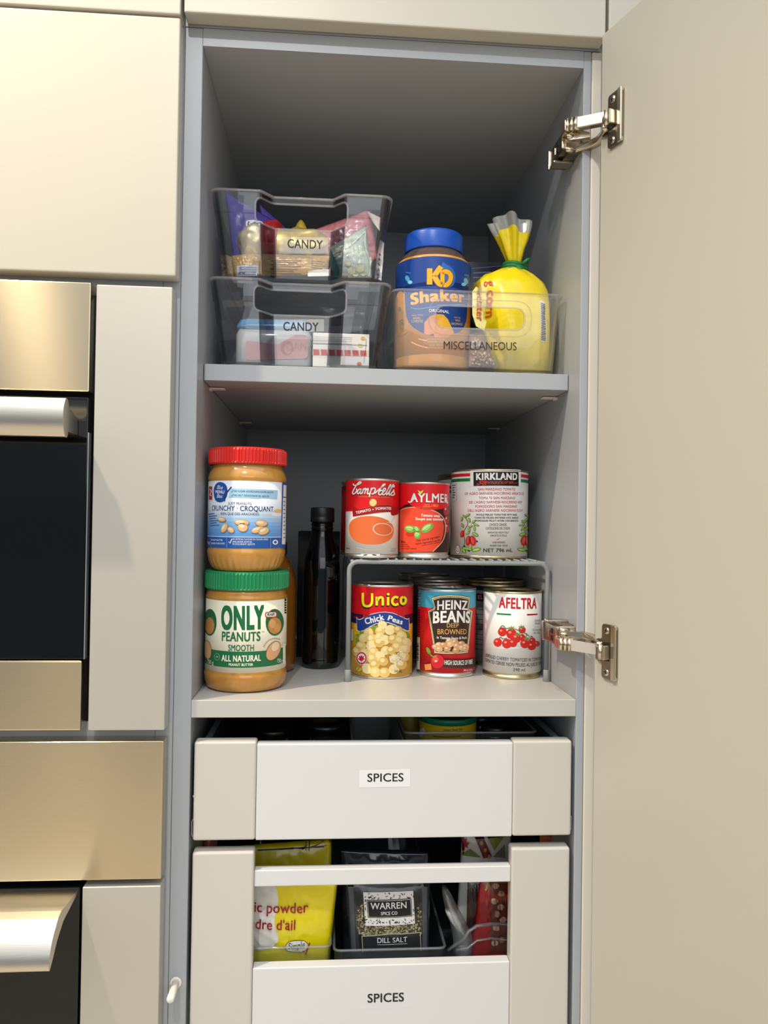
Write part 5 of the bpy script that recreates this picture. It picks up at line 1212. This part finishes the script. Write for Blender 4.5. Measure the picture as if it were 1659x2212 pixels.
# ------------------------------------------------------------------ upper drawer
zd = -.1178
t = thing('spice_jar', 'squat spice jar with a gold screw lid at the left of the upper spice drawer', 'jar', (.081, .125, zd)); yj = .125
c = (onY(540, 1592, yj).x+onY(638, 1592, yj).x)/2; rj = (onY(638, 1592, yj).x-onY(540, 1592, yj).x)/2*.82
q = B(); q.lathe([(0, zd), (rj, zd), (rj*1.02, zd+.004), (rj*1.02, -.078), (rj*.95, -.074), (rj*.95, -.070)], c, yj, 48, M('#3a2a16', .15, coat=.5)); q.obj('body', None, t)
q = B(); q.lathe([(rj*.97, -.0725), (rj, -.072), (rj, -.0635), (rj*.95, -.0622), (rj*.9, -.0626), (0, -.0628)], c, yj, 64, M('#3b3628', .3, .8)); q.obj('lid', None, t)
t = thing('spice_jar', 'black-lidded spice jar with an amber centre disc, second jar in the upper spice drawer', 'jar', (.144, .14, zd)); yj = .14
c = (onY(652, 1580, yj).x+onY(752, 1580, yj).x)/2; rj = (onY(752, 1580, yj).x-onY(652, 1580, yj).x)/2*.92
q = B(); q.lathe([(0, zd), (rj, zd), (rj*1.02, zd+.004), (rj*1.02, -.076), (rj*.95, -.072), (rj*.95, -.068)], c, yj, 48, M('#1a1512', .12, coat=.6)); q.obj('body', None, t)
q = B(); q.lathe([(rj*.97, -.0715), (rj, -.071), (rj, -.0605), (rj*.94, -.059), (rj*.62, -.0588), (rj*.6, -.0592)], c, yj, 64, M('#101112', .25)); q.lathe([(rj*.6, -.0592), (0, -.0592)], c, yj, 64, M('#6b5426', .35)); q.obj('lid', None, t)
t = thing('drawer_tray', 'grey plastic tray in the middle of the upper spice drawer', 'tray', (.21, .12, zd))
gm = M('#77797a', .5); q = B(); XL, XR = onY(757, 1590, .10).x, onY(866, 1590, .10).x
pl = fillet([(XL, .05), (XR, .05), (XR, .21), (XL, .21)], .012, 6); zr = -.062
q.loft([[Vector((x, y, zd)) for x, y in offset(pl, .004)], [Vector((x, y, zr)) for x, y in pl], [Vector((x, y, zr)) for x, y in offset(pl, .002)], [Vector((x, y, zd+.002)) for x, y in offset(pl, .006)]], gm, smooth=False); q.obj('tray', gm, t)
t = thing('clear_organizer', 'long clear organizer with a bright front rim at the right of the upper spice drawer', 'organizer', (.316, .13, zd))
XL, XR = onY(874, 1583, .06).x, onY(1160, 1583, .06).x; zr = onY(1000, 1583, .06).z
pl = fillet([(XL, .060), (XR, .060), (XR, .40), (XL, .40)], .010, 6); cl3 = clear_plastic((.90, .92, .92), .02, .02)
q = B(); q.loft([[Vector((x, y, zd)) for x, y in offset(pl, .003)], [Vector((x, y, zr)) for x, y in pl], [Vector((x, y, zr)) for x, y in offset(pl, .002)], [Vector((x, y, zd+.002)) for x, y in offset(pl, .005)]], cl3, smooth=False); q.obj('body', cl3, t)
q = B(); q.tube([(x, y, zr) for x, y in pl], .0016, 8, edgeM, closed=True); q.obj('rim', edgeM, t)
t = thing('stock_tub', 'yellow tub of stock powder with a green lid inside the clear organizer', 'tub', (.297, .105, zd+.0022)); yj = .1050
c = (onY(905, 1565, yj).x+onY(1029, 1565, yj).x)/2; rj = (onY(1029, 1565, yj).x-onY(905, 1565, yj).x)/2
zl0, zl1 = onY(966, 1570, yj-rj).z, onY(966, 1556, yj-rj).z
yc = M('#d9b416', .35, coat=.3); q = B(); q.lathe([(0, zd+.0022), (rj*.92, zd+.0022), (rj*.95, zd+.006), (rj*.985, zl0+.001)], c, yj, 72, yc); q.obj('body', yc, t)
q = B(); q.lathe([(rj*.98, zl0), (rj*1.01, zl0+.0006), (rj*1.01, zl1-.001), (rj*.98, zl1), (rj*.93, zl1-.0006), (rj*.9, zl1-.003), (0, zl1-.003)], c, yj, 72, M('#0f7a5c', .4)); q.obj('lid', None, t)
S = Cyl(c, yj, rj*.985); a = Art(S); a.text('Instant Stock Mix', (959, 1578.5), (999, 1577), 4.2, ink, 1, bold=.01)
a.poly([(908, 1575), (916, 1572), (920, 1580), (912, 1592), (905, 1590)], white, .5); a.stroke([(935, 1590), (995, 1590)], 3, paper('#8a4a12'), 1, smooth=False); a.b.obj('lettering', None, t)
t = thing('spice_tub', 'olive yellow tub squeezed in left of the green-lidded stock tub', 'tub', (.248, .17, zd+.0022))
q = B(); q.lathe([(0, zd+.0022), (.021, zd+.0022), (.022, zd+.006), (.022, -.052), (.020, -.049), (0, -.049)], .2560, .170, 48, M('#8f7f16', .4)); q.obj('body', None, t)
for lb, X, Y, r_ in (('small dark jar right of the stock tub in the clear organizer', .3555, .110, .017), ('second small dark jar at the right end of the clear organizer', .3470, .160, .017)):
    t = thing('spice_jar', lb, 'jar', (X, Y, zd+.0022)); q = B(); q.lathe([(0, zd+.0022), (r_, zd+.0022), (r_, -.070), (r_*.9, -.066)], X, Y, 40, M('#17191a', .2, coat=.4)); q.obj('body', None, t)
    q = B(); q.lathe([(r_*.95, -.068), (r_, -.0675), (r_, -.058), (r_*.92, -.0565), (0, -.0565)], X, Y, 48, M('#131516', .3)); q.obj('lid', None, t)

# ------------------------------------------------------------------ lower drawer
zl = -.3342; ZMIN = -.3318
t = thing('spice_pouch', 'yellow garlic powder pouch with dark red lettering in the lower spice drawer', 'pouch', (.11, .05, zl))
gy = glossbag('#f0dc0c'); q = B()
pouch(q, P(520, 1868, .052), P(733, 1868, .052), P(706, 2120, .046), P(520, 2120, .046), .012, gy, wr=.003, seed=31, puff=.45); bv = bvh_of(q.bm); q.obj('pouch', gy, t)
S = Plane((.11, .03, -.25), (1, 0, 0), (0, 0, 1), bvh=bv, step=.003); a = Art(S, dh=.0007)
a.poly([(545, 1925), (585, 1918), (600, 1950), (592, 2000), (600, 2040), (570, 2060), (545, 2050)], paper('#e6e2da'), 0, smooth=True)
mr = paper('#a3182e'); a.text('garlic powder', (502, 1979), (665, 1979), 21.5, mr, 2, bold=.012); a.text("poudre d'ail", (508, 2014), (637, 2014), 21.5, mr, 2, bold=.012)
a.oval(641, 2051, 26, 14, paper('#8a6a1a'), 1); a.oval(641, 2051, 24.5, 12.5, white, 1.5); a.text('Simple', (622, 2056), (658, 2053), 13, ink, 2, shear=.2); a.stroke([(655, 2060), (660, 2068), (669, 2043)], 2.6, mr, 2.4, smooth=False)
a.b.obj('print', None, t)
t = thing('spice_pouch', 'folded yellow zip pouch standing behind the garlic powder pouch', 'pouch', (.10, .085, zl))
q = B(); gy2 = glossbag('#d3c312'); pouch(q, P(520, 1826, .092), P(716, 1812, .092), P(714, 2080, .078), P(520, 2080, .078), .010, gy2, wr=.004, seed=33); bv = bvh_of(q.bm); q.obj('pouch', gy2, t)
S = Plane((.1, .06, -.19), (1, 0, 0), (0, 0, 1), bvh=bv, step=.003); a = Art(S, dh=.0007)
a.stroke([(552, 1860), (630, 1855), (700, 1852)], 3, bk_, 0, smooth=False); a.stroke([(650, 1856), (680, 1850), (700, 1840)], 2, bk_, 0); a.stroke([(655, 1850), (664, 1834), (668, 1846), (655, 1852)], 2, paper('#8d8a3a'), 0); a.stroke([(660, 1830), (705, 1826)], 1.6, bk_, 0, smooth=False)
a.b.obj('zip_line', None, t)
t = thing('spice_pouch', 'dark window pouch of dill salt with a white patterned label in the lower spice drawer', 'pouch', (.22, .06, zl))
chm = M('#3a3d42', .25, coat=.5, bump=.12, bscale=60); q = B()
pouch(q, P(745, 1896, .060), P(929, 1896, .060), P(926, 2120, .052), P(760, 2120, .052), .012, chm, wr=.001, seed=35, puff=.4); bv = bvh_of(q.bm); q.obj('pouch', chm, t)
S = Plane((.22, .035, -.26), (1, 0, 0), (0, 0, 1), bvh=bv, step=.0025); a = Art(S, dh=.0006); gx = paper('#54565c')
a.poly([(766, 1935), (916, 1930), (914, 2066), (778, 2066)], M('#26261f', .25, coat=.5), 0)
for x0_, x1_ in ((752, 764), (916, 927)): a.poly([(x0_, 1915), (x1_, 1915), (x1_+6 if x0_ < 800 else x1_-2, 2066), (x0_+8 if x0_ < 800 else x0_-1, 2066)], gx, .5)
random.seed(5); hb = [paper(c) for c in ('#8d8458', '#a39a6c', '#6a6840', '#b8b086')]
def inl(u, v): return 784 < u < 906 and 1938 < v < 2008
n_ = 0
while n_ < 420:
    u, v = random.uniform(772, 914), random.uniform(1960, 2030)
    if inl(u, v) or (u-843)**2/75**2+(v-2035)**2/85**2 > 1.25: continue
    a.oval(u, v, random.uniform(1.2, 3.4), random.uniform(.9, 2.2), hb[n_ % 4], .6+(n_ % 5)*.1, rot=random.uniform(0, 180), n=6); n_ += 1
a.poly([(786, 1943), (896, 1940), (899, 2006), (790, 2010)], white, 1.5)
for i in range(60):
    u, v = random.uniform(789, 894), random.choice((random.uniform(1944, 1955), random.uniform(1996, 2005)))
    a.oval(u, v, random.uniform(1.2, 3.6), random.uniform(.6, 1.2), bk_, 2, rot=random.uniform(0, 180), n=7)
for i in range(14):
    v = random.uniform(1950, 2000); a.oval(random.choice((790.5, 896)), v, 2.2, .8, bk_, 2, rot=random.uniform(30, 150), n=7)
a.poly([(793, 1957), (891, 1954), (893, 1990), (796, 1993)], bk_, 2.4); a.poly([(794.5, 1958.5), (889.5, 1955.5), (891.5, 1988.5), (797.5, 1991.5)], white, 2.7); a.poly([(795.2, 1959.2), (888.8, 1956.3), (890.8, 1987.8), (798.2, 1990.8)], bk_, 3)
a.text('WARREN', (801.5, 1974.5), (880.5, 1972), 12.5, white, 3.5, bold=.015); a.text('SPICE CO', (824, 1986), (860, 1984.5), 6.5, white, 3.5, bold=.012)
a.poly([(782, 2032), (842, 2024), (911, 2025), (913, 2066), (784, 2068)], paper('#b8b49a'), 1.6); a.poly([(783.5, 2033.5), (842, 2026), (909.5, 2026.5), (911.5, 2066), (785.5, 2068)], M('#2a2c30', .3, coat=.4), 2)
a.text('DILL SALT', (816, 2044), (881, 2042), 10.5, white, 2.6, bold=.006); a.stroke([(816, 2048), (881, 2046)], .9, white, 2.6, smooth=False)
a.b.obj('label', None, t)
t = thing('spice_pouch', 'glossy black pouch top rising behind the dill salt pouch', 'pouch', (.22, .09, zl))
q = B(); bl2 = M('#20242b', .18, coat=.7, bump=.3, bscale=70); pouch(q, P(733, 1832, .095), P(930, 1838, .095), P(925, 2080, .085), P(740, 2080, .085), .008, bl2, wr=.004, seed=37); q.obj('pouch', bl2, t)
# clear drawer bins
def dbin(label, ul, ur, yf, yb, vr, group='clear bins in the lower spice drawer'):
    t = thing('clear_organizer', label, 'organizer', ((onY(ul, vr, yf).x+onY(ur, vr, yf).x)/2, (yf+yb)/2, zl), group)
    XL, XR, zr = onY(ul, vr, yf).x, onY(ur, vr, yf).x, onY(ul, vr, yf).z
    pl = fillet([(XL, yf), (XR, yf), (XR, yb), (XL, yb)], .007, 5)
    q = B(); q.loft([[Vector((x, y, zl)) for x, y in offset(pl, .002)], [Vector((x, y, zr)) for x, y in pl], [Vector((x, y, zr)) for x, y in offset(pl, .0018)], [Vector((x, y, zl+.002)) for x, y in offset(pl, .004)]], cl3, smooth=False); q.obj('body', cl3, t)
    q = B(); q.tube([(x, y, zr) for x, y in pl], .0016, 8, edgeM, closed=True); q.obj('rim', edgeM, t)
dbin('clear organizer around the garlic powder pouch', 500, 714, .026, .40, 2050)
dbin('clear organizer around the dill salt pouch', 722, 962, .028, .40, 2054)
t = thing('spoon_rest', 'curved clear plastic scoop with a pale bowl, right of the dill salt pouch', 'scoop', tuple(P(985, 2060, .06)))
q = B(); sil = clear_plastic((.80, .82, .82), .16, .05, (.8, .8, .78), 1.0, 1.8)
q.loft([[P(u+dx, v, .055)+Vector((0, dy, 0)) for dx, dy in ((-w_, 0), (-w_*.6, -.010), (0, -.014), (w_*.6, -.010), (w_, 0), (w_*.9, .010), (0, .012), (-w_*.9, .010))] for u, v, w_ in ((999, 2066, 20), (1001, 2040, 21), (998, 2018, 21), (988, 1990, 17), (975, 1960, 14), (966, 1935, 10), (962, 1922, 5))], sil, smooth=True); q.obj('handle', sil, t)
q = B(); pb = M('#bfc0b6', .4); q.loft([[P(u+dx, v, .050)+Vector((0, dy, 0)) for dx, dy in ((-w_, 0), (-w_*.6, -.006), (w_*.6, -.006), (w_, 0), (w_*.6, .006), (-w_*.6, .006))] for u, v, w_ in ((992, 2008, 7), (984, 1990, 12), (976, 1975, 12), (968, 1965, 7))], pb, smooth=True); q.obj('bowl', pb, t)
t = thing('clear_jug', 'low clear jug with a curved lip at the right of the lower spice drawer', 'jug', tuple(P(1060, 2110, .055)))
q = B(); q.tube([P(968, 2052, .05), P(985, 2040, .045), P(1002, 2030, .042), P(1012, 2012, .042), P(1030, 2000, .044), P(1060, 1996, .048), P(1100, 1997, .055)], .0020, 8, edgeM)
q.tube([P(985, 2052, .04), P(1010, 2048, .04), P(1030, 2032, .041), P(1060, 2027, .044), P(1100, 2031, .05)], .0014, 8, edgeM)
q.grid(lambda u, v: P(1012+u*100, 2010-14*sin(min(1, u*1.6)*pi/2)+v*100, .0425+u*.012), 14, 6, cl3); q.obj('body', None, t)
t = thing('spice_packet', 'red and clear packet of beans behind the clear jug', 'packet', tuple(P(1070, 2110, .075)))
q = B(); rp = M('#b3221c', .3, coat=.5, bump=.2, bscale=80); pouch(q, P(1038, 1890, .085), P(1106, 1890, .085), P(1104, 2110, .072), P(1010, 2110, .072), .008, rp, wr=.003, seed=41); bv = bvh_of(q.bm); q.obj('packet', rp, t)
S = Plane((.33, .06, -.26), (1, 0, 0), (0, 0, 1), bvh=bv, step=.003); a = Art(S, dh=.0007); br2 = paper('#7a4432'); 
a.poly([(1066, 1905), (1100, 1905), (1100, 2066), (1062, 2066)], br2, 0)
for i, (u, v) in enumerate(((1078, 1930), (1090, 1945), (1074, 1960), (1088, 1972), (1078, 1985), (1092, 1998), (1076, 2014), (1088, 2040), (1072, 2045))): a.oval(u, v, 8, 6, paper(('#c99a78', '#b07a5a', '#d8b090')[i % 3]), 1)
a.stroke([(1050, 1912), (1060, 1925), (1056, 1940)], 4, paper('#c9b04a'), 1); a.b.obj('window', None, t)
t = thing('spice_packet', 'greyish brown packet between the scoop and the red packet', 'packet', tuple(P(1030, 2110, .10)))
q = B(); gb = M('#5d4a42', .3, coat=.4, bump=.2, bscale=80); pouch(q, P(1010, 1900, .115), P(1050, 1895, .115), P(1050, 2110, .10), P(1005, 2110, .10), .006, gb, wr=.003, seed=43); q.obj('packet', gb, t)
t = thing('spice_packet', 'white packet with a red maple leaf at the back of the lower drawer', 'packet', tuple(P(1060, 2000, .13)))
q = B(); wp = M('#d3cfc8', .3, coat=.4); pouch(q, P(998, 1800, .125), P(1104, 1790, .125), P(1104, 2000, .115), P(985, 2000, .115), .008, wp, wr=.002, seed=45); bv = bvh_of(q.bm); q.obj('packet', wp, t)
S = Plane((.33, .1, -.2), (1, 0, 0), (0, 0, 1), bvh=bv, step=.003); a = Art(S, dh=.0007)
lf = [(0, -14), (3, -8), (8, -10), (6, -3), (13, -2), (8, 3), (10, 8), (3, 6), (2, 13), (-2, 6), (-9, 9), (-6, 3), (-12, 0), (-6, -3), (-8, -10), (-3, -8)]
a.poly([(1008+x, 1838+y*1.1) for x, y in lf], paper('#b3172a'), 1)
a.poly([(1028, 1812), (1046, 1810), (1068, 1862), (1050, 1866)], paper('#7a1a1c'), 1)
for i in range(4): a.oval(1038+i*8, 1822+i*13, 3.4, 4, paper('#c9a24a'), 2)
a.poly([(1054, 1810), (1102, 1806), (1098, 1822), (1074, 1850)], paper('#8f9434'), 1); a.poly([(1070, 1862), (1098, 1838), (1098, 1866)], paper('#8d7f6c'), 1); a.poly([(1000, 1862), (1022, 1848), (1044, 1864)], paper('#6f7a2c'), 1)
a.b.obj('print', None, t)
t = thing('spice_packet', 'orange packet corner showing under the right end of the upper drawer', 'packet', tuple(P(1185, 1990, .08)))
q = B(); om = M('#c8581c', .4); pouch(q, P(1166, 1800, .085), P(1200, 1802, .085), P(1200, 1990, .08), P(1166, 1990, .08), .006, om, wr=.002, seed=47); q.obj('packet', om, t)
t = thing('spice_packet', 'rusty red packet corner showing under the left end of the upper drawer', 'packet', tuple(P(455, 1990, .09)))
q = B(); om = M('#7a3018', .45); pouch(q, P(434, 1812, .095), P(470, 1812, .095), P(470, 1990, .09), P(434, 1990, .09), .006, om, wr=.002, seed=49); q.obj('packet', om, t)
